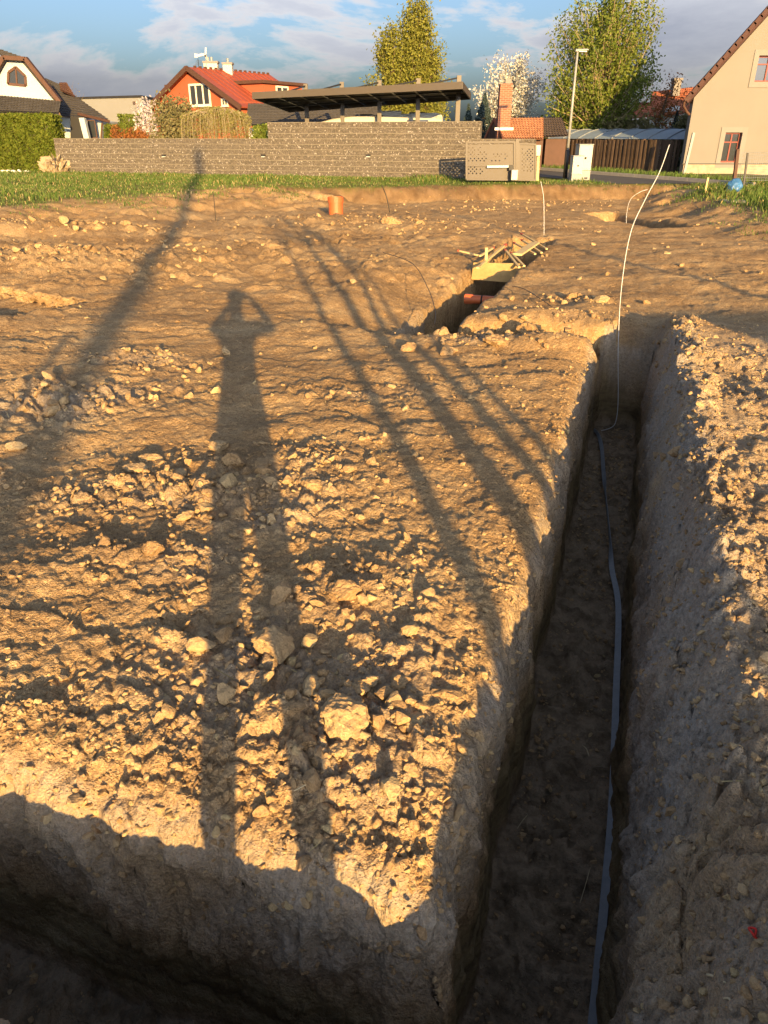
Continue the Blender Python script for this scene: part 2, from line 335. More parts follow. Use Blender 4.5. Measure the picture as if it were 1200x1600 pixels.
def base_z(x, y, fine=True):
    """height of the field and the grass without the trenches"""
    u, v = to_uv(x, y)
    z = -0.36 * sstep(6, 27, y)
    # the right bank of the long trench is broken down and slopes towards it
    wb = sstep(8.2, 7.0, v) * sstep(-0.3, 0.5, v)
    edge = 0.29 - 0.12 * sstep(2.2, 4.2, v) + 0.09 * fbm(v * 1.6, u * 0 + 3, oct=3, seed=12)
    z = z - (0.25 + 0.06 * fbm(v * 1.7, u * 0.5, seed=13)) * sstep(edge, 0.0, u - 0.26) * wb * (u > -0.1)
    z = z + 0.24 * np.exp(-((u - 0.33) / 0.27) ** 2 - ((v - 0.22) / 0.30) ** 2) + 0.03 * np.exp(-((u - 0.6) / 0.20) ** 2 - ((v - 3.6) / 1.2) ** 2)  # first term: unseen mound off frame, added to shade the trench corner
    z = z + 0.05 * np.exp(-((u + 0.10) / 0.42) ** 2 - ((v - 0.42) / 0.20) ** 2)  # unseen rise on the near side, added to widen that shade
    z = z + (0.5 + 0.5 * fbm(u * 2.1, v * 2.1, oct=3, seed=16)) * 0.07 * sstep(0.25, 0.42, u) * sstep(2.2, 1.2, u) * wb
    z = z + 0.11 * sstep(0.22, 0.50, u) * wb
    # worn left edge of the long trench and of the near cross trench
    z = z - 0.07 * np.exp(-np.maximum(-0.228 - u, 0) / 0.16) * sstep(1.0, 1.4, v) * sstep(7.2, 6.5, v) * (u < 0)
    z = z - 0.10 * np.exp(-np.maximum(v - 1.15, 0) / 0.14) * (v > 1.0) * (u < 0.1)
    # dug away slope left of the far trench, and spoil around it
    z = z - 0.24 * sstep(1.1, 0.0, -2.33 - u) * sstep(6.7, 7.4, v) * sstep(14, 9, v) * (u < -1.9)
    z = z + 0.12 * np.exp(-((u + 0.55) / 0.6) ** 2 - ((v - 6.55) / 0.20) ** 2) + 0.10 * np.exp(-((u + 0.4) / 0.3) ** 2 - ((v - 8.3) / 0.3) ** 2)
    z = z + 0.12 * np.exp(-((u + 0.85) / 0.75) ** 2 - ((v - 7.65) / 0.30) ** 2)
    # low ridges of spoil at the left
    z = z + 0.20 * np.exp(-((x + 5.5) / 2.6) ** 2 - ((y - 11.4) / 0.9) ** 2) + 0.22 * np.exp(-((x + 7.8) / 3.0) ** 2 - ((y - 16.3) / 0.9) ** 2)
    z = z + 0.10 * np.exp(-((x + 1.5) / 3.0) ** 2 - ((y - 18.5) / 0.8) ** 2)
    # wheel ruts and hollows
    far = sstep(2, 12, y)
    z = z + (0.035 + 0.05 * far) * fbm(x * 0.45, y * 0.45, oct=3, seed=1) + 0.030 * fbm(x * 1.3, y * 1.9, oct=3, seed=2)
    gd, wide = grass_d(x, y); g = sstep(-0.5, 0.5, gd / wide)
    zg = 0.12 + 0.05 * fbm(x * 0.25, y * 0.25, seed=3) + 0.03 * fbm(x * 1.1, y * 1.1, seed=4)
    zg = np.where((y > 29) | ((y > 26.8) & (x > 7.5)), 0.12, zg)
    z = z * (1 - g) + zg * g
    if fine:
        rb = rubble(x, y) * (1 - g)
        z = z + (1 - g) * (0.020 * fbm(x * 5.5, y * 5.5, oct=4, seed=5, gain=.6) + 0.009 * fbm(x * 21, y * 21, oct=3, seed=6, gain=.6))
        d1, d2, i1 = worley(x * 9 + 0.6 * vn(x * 7, y * 7, seed=41), y * 9 + 0.6 * vn(x * 7, y * 7, seed=42), seed=8)
        z = z + rb * (0.068 * i1 * np.clip((d2 - d1) * 2.2, 0, 1))
        z = z + (1 - g) * sstep(9, 4, y) * 0.005 * fbm(x * 55, y * 55, oct=2, seed=47)
        e1, e2, i2 = worley(x * 24, y * 24, seed=9)
        z = z + (0.25 + 0.75 * rb) * (1 - g) * 0.022 * i2 * np.clip((e2 - e1) * 2.4, 0, 1)
        # coarse churned surface farther out, where clods merge into one rough skin
        f1, f2, i3 = worley(x * 3.6 + 0.5 * vn(x * 3, y * 3, seed=43), y * 3.6 + 0.5 * vn(x * 3, y * 3, seed=44), seed=10)
        ch = sstep(5, 13, y) * (1 - g) * sstep(-.35, .35, fbm(x * 0.45, y * 0.6, oct=3, seed=45))
        z = z + ch * (0.25 + 0.75 * sstep(3.5, 0, x)) * (0.085 * i3 ** 2 * np.clip((f2 - f1) * 2.2, 0, 1) + 0.035 * fbm(x * 4.2, y * 4.2, oct=3, seed=46, gain=.65))
        e3, e4, i4 = worley(x * 8.5, y * 8.5, seed=11)
        z = z + sstep(5, 13, y) * (1 - .6 * g) * (0.3 + 0.7 * sstep(4, 0, x)) * 0.045 * i4 ** 2 * np.clip((e4 - e3) * 2.4, 0, 1)
        # thin crusted ledges left by the bucket, running across the field
        w = y * 3.1 + 0.9 * fbm(x * 0.8, y * 1.5, oct=4, seed=14) * 2 + 0.25 * x
        fr = w - np.floor(w)
        z = z + (1 - g) * (1 - rb) * 0.022 * fr * sstep(0.05, 0.45, vn(x * 0.9, y * 1.6, seed=15))
    return z
def ground(x, y):
    """grid points -> displaced positions and soil attributes"""
    u, v = to_uv(x, y)
    wob = 0.05 * fbm(u * 1.9, v * 1.9, oct=4, seed=21) + 0.018 * fbm(u * 9, v * 9, oct=3, seed=22)
    best = np.full(x.shape, 99.0); dep = np.zeros_like(x); bw = np.full(x.shape, 0.1); mu = np.zeros_like(x); mv = np.zeros_like(x); hw = np.full(x.shape, 0.2)
    e = 0.004
    for T in TR:
        d = box_sd(u, v, T); gu = (box_sd(u + e, v, T) - box_sd(u - e, v, T)) / (2 * e); gv = (box_sd(u, v + e, T) - box_sd(u, v - e, T)) / (2 * e)
        k = d < best
        best = np.where(k, d, best); dep = np.where(k, T[5], dep); bw = np.where(k, T[6], bw); mu = np.where(k, gu, mu); mv = np.where(k, gv, mv); hw = np.where(k, min(T[2], T[3]), hw)
    d = best + wob * np.clip(1 - np.abs(best) / 0.6, 0, 1)
    s = np.clip((bw - d) / (2 * bw), 0, 1)                    # 0 on the field, 1 at the foot of the wall
    drop = np.interp(s, [0, .10, .22, .32, .45, 1], [0, .012, .05, .12, .28, 1.0])
    lat = np.where(s < .32, bw * (1 - s / .32) + 0.012 * (s / .32), 0.012 + (s - .32) / .68 * (-0.045))
    inner = d < -bw
    k = np.clip((d + hw) / np.maximum(hw - bw, 1e-4), 0, 1)
    latin = -hw + (hw - 0.033) * k
    target = np.where(s <= 0, d, np.where(inner, np.where(hw > bw, latin, d), lat))
    sh = target - d
    x0, y0 = x, y
    us, vs = u + mu * sh, v + mv * sh
    xs, ys = from_uv(us, vs)
    z = base_z(x0, y0)
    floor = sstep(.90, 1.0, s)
    k1, k2, ki = worley(x * 13 + .5 * vn(x * 9, y * 9, seed=81), y * 13, seed=82); k3, k4, kj = worley(x * 30, y * 30, seed=83)
    zt = -dep + 0.045 * ki ** 2 * np.clip((k2 - k1) * 2.2, 0, 1) + 0.018 * kj * np.clip((k4 - k3) * 2.4, 0, 1) + 0.03 * fbm(x * 3, y * 3, seed=25) + 0.035 * np.clip(vn(x * 11, y * 11, seed=26), 0, 1) + 0.02 * fbm(x * 30, y * 30, oct=2, seed=27)
    z0 = z
    z = z * (1 - drop) + (zt - 0.36 * sstep(6, 27, y)) * drop
    # lumps along the broken crests
    cz = sstep(.0, .06, s) * sstep(.75, .35, s) + 0.8 * (s <= 0) * sstep(.5, .1, d) * (dep > .5)
    c1, c2, ci = worley(xs * 12 + 0.6 * vn(xs * 9, ys * 9, seed=71), ys * 12 + 0.6 * vn(xs * 9, ys * 9, seed=72), seed=73); c3, c4, cj = worley(xs * 27, ys * 27, seed=74)
    z = z + cz * (0.45 + 0.95 * sstep(-.1, .1, u)) * sstep(12, 7, y) * (0.050 * (ci - .3) * np.clip((c2 - c1) * 2.2, 0, 1) + 0.022 * cj * np.clip((c4 - c3) * 2.4, 0, 1) + 0.012 * fbm(xs * 30, ys * 30, oct=2, seed=75))
    # crumbling of the walls: lumps and vertical cracks
    wall = sstep(.12, .35, s) * sstep(1.0, .86, s)
    zz = z
    n1 = fbm(xs * 5, ys * 5, zz * 4, oct=4, seed=51); n2 = fbm(xs * 17, ys * 17, zz * 13, oct=3, seed=52)
    cr = np.abs(vn(xs * 6 + zz * 1.5, ys * 6, zz * 1.2, seed=53)); crack = sstep(.10, .0, cr)
    n3 = fbm(xs * 48, ys * 48, zz * 40, oct=2, seed=54); crack = crack * sstep(-.1, .3, n1)
    along = us * np.abs(mv) + vs * np.abs(mu)
    w1, w2, wi = worley(along * 8 + 0.7 * vn(along * 5, zz * 5, seed=57), zz * 8 + 0.7 * vn(along * 5, zz * 5, seed=58), seed=59)
    n1 = n1 + 0.9 * (wi - .4) * np.clip((w2 - w1) * 2.5, 0, 1) * sstep(.95, .45, s)
    off = wall * (0.045 * n1 + 0.022 * n2 + 0.010 * n3 - 0.035 * crack) * np.clip(sstep(1.0, .45, s) + .25, 0, 1)
    off = off + 0.011 * sstep(.55, .75, s) * sstep(1.0, .92, s) * (vn(zz * 26, along * 1.3, seed=66) + .6 * vn(zz * 60, along * 2.5, seed=67))
    us, vs = us + mu * off * -1, vs + mv * off * -1
    xs, ys = from_uv(us, vs)
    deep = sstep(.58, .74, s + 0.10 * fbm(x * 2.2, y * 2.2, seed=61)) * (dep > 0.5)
    gd, wide = grass_d(x, y)
    gm = sstep(0.25, 0.6, gd / wide + 0.35 * fbm(x * 1.6, y * 1.6, oct=4, seed=62))
    gm = gm * np.where(wide > 2, sstep(-0.1, 0.7, gd / wide + 0.5 * fbm(x * 0.9, y * 0.9, oct=4, seed=63)), 1)
    pale = sstep(0.2, 0.9, rubble(x, y)) * 0.6 * (y < 8) + 0.7 * (1 - sstep(0.2, 0.5, s)) * sstep(0.0, 0.2, s) * (dep > .5) * (y < 8)
    pale = np.maximum(pale, 0.8 * sstep(1.5, 0.4, y) * (s < .5))
    pale = np.maximum(pale, (1.0 - .55 * sstep(.40, .62, u)) * sstep(.0, .25, u) * sstep(8.5, 6.5, v) * (s < .6)); pale = np.maximum(pale, 0.9 * sstep(.04, .2, s) * sstep(.70, .5, s) * (y < 9) * (dep > .5))  # paints skylit grey where the right bank and crests lie in shade
    top = np.clip(sstep(-0.55, -0.2, gd / wide) * (wide < 1) * 1.0, 0, 1)
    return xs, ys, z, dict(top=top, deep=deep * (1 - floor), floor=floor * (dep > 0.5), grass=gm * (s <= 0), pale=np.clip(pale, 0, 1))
def build_ground():
    af = np.radians(np.arange(-47, 47.01, 0.145)); ac = np.radians(np.linspace(47, 313, 110)[1:-1])
    ang = np.concatenate([af, ac]); na = len(ang)
    r = [0.03, 0.2, 0.4]; 
    while r[-1] < 4000: r.append(r[-1] * (1.0056 if r[-1] < 9 else 1.0056 if r[-1] < 33 else 1.25))
    r = np.array(r); nr = len(r)
    A, Rr = np.meshgrid(ang, r); x, y = (np.sin(A) * Rr).ravel(), (np.cos(A) * Rr).ravel()
    xs, ys, z, at_ = ground(x, y)
    z = np.where(Rr.ravel() > 60, 0.12, z)
    i = np.arange(nr - 1)[:, None] * na; j = np.arange(na)[None, :]; jn = (j + 1) % na
    f = np.stack([i + j, i + na + j, i + na + jn, i + jn], -1).reshape(-1, 4)[:, ::-1]
    me = np_mesh('ground', np.stack([xs, ys, z], 1), f, smooth=True)
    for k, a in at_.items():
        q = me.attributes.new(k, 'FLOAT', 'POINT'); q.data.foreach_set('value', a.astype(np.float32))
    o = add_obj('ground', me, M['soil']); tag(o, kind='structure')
    return o
build_ground()
def gz(x, y):
    return float(base_z(np.array([float(x)]), np.array([float(y)]))[0])
def trench_d(x, y):
    u, v = to_uv(np.asarray(x, float), np.asarray(y, float))
    return np.min([box_sd(u, v, T) for T in TR], axis=0)

# ------------------------------------------------------------------ more materials
M['asphalt'] = pmat('asphalt', (0.075, 0.072, 0.070), 0.9, 0.25, 6, bump=0.3)
M['concrete'] = pmat('concrete', (0.33, 0.31, 0.28), 0.9, 0.2, 5, bump=0.2)
M['bark'] = pmat('bark', (0.16, 0.115, 0.075), 0.95, 0.4, 12, bump=0.5)
M['bark_pale'] = pmat('pale_bark', (0.30, 0.24, 0.16), 0.95, 0.35, 12, bump=0.4)
M['galv'] = pmat('galvanised_steel', (0.21, 0.235, 0.255), 0.55, 0.2, 30, metal=0.2, spec=0.4)
M['wire_pale'] = pmat('pale_wire', (0.52, 0.53, 0.53), 0.5, 0.15, 20)
M['wire_dark'] = pmat('dark_wire', (0.03, 0.026, 0.022), 0.6)
M['pipe'] = pmat('orange_brown_plastic', (0.42, 0.105, 0.035), 0.45, 0.15, 9, spec=0.45)
M['pipe_in'] = pmat('black_rubber', (0.012, 0.012, 0.012), 0.7)
M['batten'] = pmat('fresh_timber', (0.56, 0.42, 0.20), 0.8, 0.2, 14)
M['redtip'] = pmat('red_spray_paint', (0.50, 0.10, 0.05), 0.7, 0.15, 30)
M['osb'] = pmat('yellow_shuttering_board', (0.34, 0.235, 0.095), 0.75, 0.25, 22, bump=0.2)
M['straw'] = pmat('dry_straw', (0.50, 0.40, 0.24), 0.9, 0.2, 20)
M['redbit'] = pmat('red_plastic', (0.55, 0.03, 0.02), 0.5)

# ------------------------------------------------------------------ clods of dug earth
import bmesh
def clod_mesh(name, sub, seed, flat=0.75, rough=0.13, cuts=14):
    r_ = random.Random(seed); bm = bmesh.new(); bmesh.ops.create_icosphere(bm, subdivisions=sub, radius=1.0)
    P = np.array([v.co[:] for v in bm.verts]); P *= np.array([1.0, 0.6 + 0.35 * r_.random(), flat * (0.75 + 0.4 * r_.random())])
    for _ in range(cuts):                                        # broken faces
        n = np.array([r_.gauss(0, 1) for _ in range(3)]); n /= np.linalg.norm(n); sup = (P @ n).max()
        k = (P @ n) - sup * (0.50 + 0.32 * r_.random()); P -= np.outer(np.maximum(k, 0), n) * 0.94
    q = P * 2.3 + seed * 3.7
    nn = fbm(q[:, 0], q[:, 1], q[:, 2], oct=3, seed=seed); P *= (1 + rough * 1.5 * nn)[:, None]
    if sub >= 3:
        q = P * 6 + seed; m2 = fbm(q[:, 0], q[:, 1], q[:, 2], oct=3, seed=seed + 3)
        cr = np.abs(vn(P[:, 0] * 2.6 + seed, P[:, 1] * 2.6, P[:, 2] * 2.6, seed=seed + 7)); P *= (1 + 0.13 * m2 - 0.13 * sstep(.08, 0, cr))[:, None]; q = P * 17; P *= (1 + .035 * fbm(q[:, 0], q[:, 1], q[:, 2], oct=2, seed=seed + 4))[:, None]
    for v, p in zip(bm.verts, P): v.co = p
    me = bpy.data.meshes.new(name); bm.to_mesh(me); bm.free(); me.materials.append(M['clod'])
    return me
BIG = [clod_mesh('clod_big', 4, 100 + i) for i in range(7)]
MED = [clod_mesh('clod_medium', 2, 200 + i, rough=0.12) for i in range(8)]
SMALL = [clod_mesh('clod_small', 2 if i % 2 else 1, 300 + i, rough=0.2, cuts=12, flat=.6 + .04 * i) for i in range(10)]
def place_clod(name, me, x, y, s, rz, label, group=None, z=None, tilt=0.3, sink=0.25, sz=1.0):
    o = bpy.data.objects.new(name, me); COL.objects.link(o)
    o.location = (x, y, (gz(x, y) if z is None else z) + s * (0.5 - sink) * sz * 0.8)
    o.rotation_euler = (random.uniform(-tilt, tilt), random.uniform(-tilt, tilt), rz); o.scale = (s, s, s * sz)
    return tag(o, label, 'clod', group)
# the ones the photograph shows large: pixel, half size in metres, turn, height factor, label
LAND = []
for i, (px, py, s, rz, sz, lab) in enumerate([
    (240, 872, .066, .3, 1.0, 'tan double-lobed clod left of the shadow of the legs'),
    (309, 928, .044, 1.2, .9, 'rounded pale clod at the left edge of the leg shadow'),
    (300, 884, .050, 2.0, .7, 'flat yellowish clod above the rounded pale clod'),
    (490, 764, .070, .1, .8, 'broad yellow clod right of the upper body shadow'),
    (372, 733, .075, .5, .9, 'grey clod inside the upper body shadow'),
    (408, 735, .060, 1.4, .9, 'cracked clod at the right edge of the upper body shadow'),
    (495, 893, .052, 1.0, 1.2, 'upright yellow clod leaning right of the leg shadow'),
    (537, 938, .095, .15, .9, 'large pinkish tan clod with a pointed right end'),
    (497, 950, .038, .6, .8, 'small bright clod tucked against the large pinkish clod'),
    (441, 948, .062, 1.5, 1.1, 'tall crumbly grey clod between the two leg shadows'),
    (352, 968, .040, .7, .9, 'grey broken clod in the left leg shadow'),
    (436, 1026, .088, .05, .75, 'long yellow clod half in the right leg shadow'),
    (535, 1140, .082, 2.2, 1.0, 'large pale deeply cracked clod right of the leg shadow'),
    (624, 1064, .046, .3, .9, 'oval tan clod near the corner of the trenches'),
    (578, 1070, .045, .9, .8, 'tan lump left of the oval tan clod'),
    (560, 1078, .042, 2.4, .8, 'crumbly tan lump above the deeply cracked clod'),
    (355, 1198, .046, .2, .7, 'flat grey clod low in the left leg shadow'),
    (455, 1118, .045, .4, .6, 'bluish grey slab of clay in the right leg shadow'),
    (488, 1165, .044, .8, .8, 'dark rounded clod at the foot of the right leg shadow'),
    (533, 1178, .036, .2, .9, 'small round clod below the deeply cracked clod'),
    (645, 1132, .045, .6, .8, 'yellowish slab with streaks beside the trench corner'),
    (563, 812, .034, .3, .7, 'small pale clod alone right of the broad yellow clod'),
    (28, 697, .070, .7, 1.0, 'blocky tan clod at the left edge of the picture'),
    (80, 640, .085, 1.1, 1.0, 'pale clod among the rubble behind the blocky tan clod'),
    (235, 715, .075, .2, .7, 'cracked brownish clod in the rubble band left of the shadow'),
    (345, 700, .070, 1.9, .8, 'pale clod touching the left side of the body shadow'),
    (215, 735, .070, .2, .6, 'flat slab beside the cracked brownish clod'),
    (105, 775, .050, .2, .7, 'tan clod low in the rubble at the left'),
    (292, 815, .060, 1.2, .7, 'broken tan clod close to the body shadow'),
    (700, 1080, .060, .5, .6, 'shaded lump at the corner of the two trenches'),
    (935, 470, .13, .4, .8, 'yellow clod on the spoil behind the end of the trench'),
    (893, 462, .12, 1.2, .8, 'upright tan clod left of the yellow clod on the spoil'),
    (832, 520, .14, .1, 1.0, 'big pale lump on the heap between the trenches'),
    (775, 540, .12, .7, .9, 'tan lump at the front of the heap between the trenches'),
    (700, 548, .10, .2, 1.0, 'tan block casting a shadow left of the heap'),
    (640, 545, .10, 1.0, .9, 'rounded block farther left of the heap'),
    (1010, 470, .06, 1.0, .9, 'dark lump on the rim of the trench end'),
    (1052, 730, .055, .4, .9, 'sunlit knob on the right trench bank'),
    (610, 340, .22, .4, .9, 'yellow heap lump on the far field right of the orange pipe'),
    (660, 340, .14, .4, .9, 'brown lump on the far field'),
    (130, 404, .18, .4, .8, 'dark-sided lump on the spoil ridge at the left')]):
    LAND.append((gr(px, py), lab))
    p = gr(px, py); place_clod('dirt_clod', BIG[i % len(BIG)], p.x, p.y, s * 1.12, rz, lab, sz=sz * .8, sink=0.25, tilt=0.25)

def scatter(n, xr, yr, dens, seed):
    """random points kept with probability dens(x, y)"""
    g = np.random.default_rng(seed); x = g.uniform(*xr, n); y = g.uniform(*yr, n); k = g.random(n) < dens(x, y)
    return x[k], y[k]
def in_view(x, y, m=2):
    t = np.maximum(y, 0.05); return (np.abs(x) / (np.hypot(y * CP + H * SP, 0) + 1e-6) < 0.52 + 0.04 * m)
def dens_field(x, y):
    d = trench_d(x, y); gd, w = grass_d(x, y); ok = (d > 0.03) & (gd < 0.2) & in_view(x, y) & (y > 0.9)
    return rubble(x, y) ** 1.4 * ok
SHORT = {'tan double-lobed clod': 'the tan double-lobed clod', 'rounded pale clod': 'the rounded pale clod', 'broad yellow clod': 'the broad yellow clod', 'large pinkish': 'the large pinkish clod', 'long yellow clod': 'the long yellow clod', 'large pale deeply': 'the deeply cracked clod',
  'oval tan clod': 'the oval tan clod', 'blocky tan clod': 'the blocky tan clod', 'grey clod inside': 'the grey clod in the body shadow', 'cracked brownish': 'the cracked brownish clod', 'flat grey clod': 'the flat grey clod', 'pale clod among': 'the pale clod in the left rubble', 'tan clod low': 'the low tan clod in the left rubble',
  'yellow clod on the spoil': 'the yellow clod on the spoil', 'big pale lump': 'the big pale lump on the heap', 'tan block casting': 'the tan block left of the heap', 'sunlit knob': 'the sunlit knob on the right bank', 'dark-sided lump': 'the dark-sided lump on the ridge', 'upright yellow clod': 'the upright yellow clod'}
LM = [(p_, v_) for p_, l_ in LAND for k_, v_ in SHORT.items() if l_.startswith(k_)] + [(gr(1190, 1440), 'the lit crumbs at the lower right'), (gr(1150, 1000), 'the straw on the right bank'), (gr(60, 350), 'the grass at the far left'), (gr(230, 380), 'the cut at the left')]
RANK = ['nearest', 'second', 'third', 'fourth', 'fifth', 'sixth', 'seventh', 'eighth', 'ninth', 'tenth', 'eleventh', 'twelfth']
COUNT = {}
def clod_label(x, y, s):
    """which clod: size, side of the nearest well known clod, and its rank there counted outwards"""
    q = min(LM, key=lambda a: (a[0].x - x) ** 2 + ((a[0].y - y) * .7) ** 2); dx, dy = x - q[0].x, y - q[0].y
    side = ('right of' if dx > 0 else 'left of') if abs(dx) > abs(dy) else ('behind' if dy > 0 else 'in front of')
    return side, q[1], dx * dx + dy * dy
PEND = []
for (x0, x1, y0, y1, n, label, group) in (
    (-2.2, .5, 1.3, 2.35, 900, 'fist-sized clod in the rubble around the leg shadow', 'clods in the near rubble'),
    (-3.0, .6, 2.4, 3.9, 1300, 'fist-sized clod in the rubble band left and right of the body shadow', 'clods in the middle rubble'),
    (-4.5, -1.2, 3.95, 6.4, 1500, 'fist-sized pale clod in the rubble at the left edge', 'clods in the left rubble'),
    (.2, 2.4, 6.2, 8.9, 1200, 'fist-sized clod on the spoil heap between the trenches', 'clods on the spoil heap'),
    (.75, 3.6, .9, 6.5, 1500, 'small clod on the right bank of the long trench', 'clods on the right bank'),
    (-11, -2.5, 10, 18, 1500, 'clod on the low spoil ridges at the far left', 'clods on the far ridges')):
    x, y = scatter(n, (x0, x1), (y0, y1), lambda a, b: dens_field(a, b) ** 1.3, int(x0 * 10) + 500)
    cap = {'clods in the near rubble': 50, 'clods in the middle rubble': 55, 'clods in the left rubble': 34, 'clods on the spoil heap': 40, 'clods on the right bank': 30, 'clods on the far ridges': 45}[group]
    zz = base_z(x[:cap], y[:cap]) if len(x) else []
    for k in range(min(len(x), cap)):
        far = 1 + 0.10 * y[k]; s = (0.018 + 0.042 * random.random() ** 2.2) * far * (0.75 if x0 > .7 else 1)
        PEND.append((clod_label(x[k], y[k], s), place_clod('dirt_clod', random.choice(MED), x[k], y[k], s, random.uniform(0, 6.3), label, group, z=zz[k], tilt=0.6, sz=random.uniform(.7, 1.1))))

PEND.sort(key=lambda a: a[0][2])
for (side, lm_, d_), o in PEND:
    c = COUNT[(side, lm_)] = COUNT.get((side, lm_), -1) + 1
    if c < len(RANK): o['label'] = RANK[c] + ' of the small clods ' + side + ' ' + lm_
    else: o['label'] = 'one of the outermost small clods ' + side + ' ' + lm_
# the rest of the crumbs: one object, instanced
src = bpy.data.collections.new('crumb_sources')
for i, me in enumerate(SMALL):
    o = bpy.data.objects.new('crumb_%d' % i, me); src.objects.link(o)
def crumb_cloud(name, x, y, s, label, zoff=None, z=None):
    z = base_z(x, y) if z is None else z
    n = len(x); g = np.random.default_rng(n); me = bpy.data.meshes.new(name); me.vertices.add(n)
    me.vertices.foreach_set('co', np.stack([x, y, z + s * 0.08], 1).astype(np.float32).ravel())
    a = me.attributes.new('scl', 'FLOAT_VECTOR', 'POINT'); a.data.foreach_set('vector', (s[:, None] * np.stack([g.uniform(.9, 1.3, n), g.uniform(.7, 1.1, n), g.uniform(.55, 1.05, n)], 1)).astype(np.float32).ravel())
    a = me.attributes.new('rot', 'FLOAT_VECTOR', 'POINT'); a.data.foreach_set('vector', (g.random((n, 3)) * [0.9, 0.9, 6.28]).astype(np.float32).ravel())
    a = me.attributes.new('pick', 'INT', 'POINT'); a.data.foreach_set('value', g.integers(0, len(SMALL), n).astype(np.int32))
    o = add_obj(name, me, M['clod'])
    ng = bpy.data.node_groups.new(name + '_nodes', 'GeometryNodeTree')
    ng.interface.new_socket('Geometry', in_out='INPUT', socket_type='NodeSocketGeometry'); ng.interface.new_socket('Geometry', in_out='OUTPUT', socket_type='NodeSocketGeometry')
    gi = ng.nodes.new('NodeGroupInput'); go = ng.nodes.new('NodeGroupOutput'); ip = ng.nodes.new('GeometryNodeInstanceOnPoints')
    ci = ng.nodes.new('GeometryNodeCollectionInfo'); ci.inputs[0].default_value = src; ci.inputs['Separate Children'].default_value = True; ci.inputs['Reset Children'].default_value = True
    def na(nm, ty): q = ng.nodes.new('GeometryNodeInputNamedAttribute'); q.data_type = ty; q.inputs[0].default_value = nm; return q.outputs[0]
    lk = ng.links.new
    lk(gi.outputs[0], ip.inputs['Points']); lk(ci.outputs[0], ip.inputs['Instance']); ip.inputs['Pick Instance'].default_value = True
    lk(na('pick', 'INT'), ip.inputs['Instance Index']); lk(na('rot', 'FLOAT_VECTOR'), ip.inputs['Rotation']); lk(na('scl', 'FLOAT_VECTOR'), ip.inputs['Scale']); lk(ip.outputs[0], go.inputs[0])
    md = o.modifiers.new('crumbs', 'NODES'); md.node_group = ng
    return tag(o, label, 'soil crumbs', kind='stuff')
def crumbs():
    X, Y, S = [], [], []
    for (xr, yr, n, lo, hi, pw, base) in (((-3.2, .6), (1.2, 4.2), 42000, .0028, .032, 5.5, .05), ((-5.5, 2.8), (3.8, 9.5), 28000, .005, .05, 6, .014),
                                          ((.6, 4.5), (.85, 8), 42000, .003, .026, 5.0, .14), ((-16, 11), (9.3, 27), 60000, .010, .08, 5.5, .030)):
        x, y = scatter(n, xr, yr, lambda a, b: np.clip(dens_field(a, b) * 1.0 + base * (dens_field(a, b) > -1) * (trench_d(a, b) > 0.02) * in_view(a, b) * (grass_d(a, b)[0] < 0.3), 0, 1), 900 + n)
        X.append(x); Y.append(y); S.append(lo + (hi - lo) * rng.random(len(x)) ** pw)
    X, Y, S = (np.concatenate(q) for q in (X, Y, S))
    crumb_cloud('soil_crumbs', X, Y, S, 'small crumbs of dry clay strewn over the dug field')
    u = rng.uniform(-.17, .20, 3500); v = rng.uniform(1.0, 7.2, 3500); x, y = from_uv(u, v)
    u2 = rng.uniform(-2.6, -.2, 600); v2 = rng.uniform(.75, 1.10, 600); x2, y2 = from_uv(u2, v2)
    x, y = np.concatenate([x, x2]), np.concatenate([y, y2]); s = .003 + .022 * rng.random(len(x)) ** 5
    # crumbs clinging to the broken crests and the upper walls of the near trenches
    g2 = np.random.default_rng(77); n = 24000; uu = np.concatenate([g2.uniform(.10, .62, n // 2), g2.uniform(-.42, -.08, n // 4), g2.uniform(-2.6, -.1, n // 4)])
    vv = np.concatenate([g2.uniform(.9, 7.4, n // 2), g2.uniform(1.1, 7.0, n // 4), g2.uniform(1.02, 1.5, n // 4)]); xx, yy = from_uv(uu, vv)
    kx = g2.random(n) < np.clip(2.2 / np.maximum(yy, .5), .3, 1); xx, yy = xx[kx], yy[kx]
    wx_, wy_, wz_, _ = ground(xx, yy); keep = (wz_ > -.42); wx_, wy_, wz_ = wx_[keep], wy_[keep], wz_[keep]
    crumb_cloud('crest_crumbs', wx_, wy_, (.0025 + .020 * g2.random(len(wx_)) ** 4.5), 'crumbs of grey earth clinging to the broken edges of the near trenches', z=wz_)
    crumb_cloud('trench_floor_crumbs', x, y, s, 'fallen crumbs of earth on the floor of the near trenches', z=np.full(len(x), -0.90))
crumbs()

# ------------------------------------------------------------------ grass (nobody could count the blades)
def blades(name, x, y, z, h, w, mat, label, lean=0.5, cat='grass'):
    n = len(x); a = rng.uniform(0, 6.283, n); la = rng.uniform(0, 6.283, n); lm = h * lean * rng.random(n)
    dx, dy = np.cos(a) * w / 2, np.sin(a) * w / 2; lx, ly = np.cos(la) * lm, np.sin(la) * lm
    V = np.stack([np.stack([x - dx, y - dy, z - .02], 1), np.stack([x + dx, y + dy, z - .02], 1),
                  np.stack([x + dx * .7 + lx * .35, y + dy * .7 + ly * .35, z + h * .6], 1), np.stack([x + lx, y + ly, z + h * (1 - .25 * lm / h)], 1)], 1).reshape(-1, 3)
    F = np.arange(4 * n).reshape(-1, 4)
    o = add_obj(name, np_mesh(name, V, F), mat); return tag(o, label, cat, kind='stuff')
M['grass'] = leafmat('grass_blades', (0.070, 0.135, 0.028), (0.15, 0.20, 0.06), 0.35)
M['drygrass'] = leafmat('dry_grass_blades', (0.36, 0.28, 0.12), (0.52, 0.42, 0.22), 0.3)
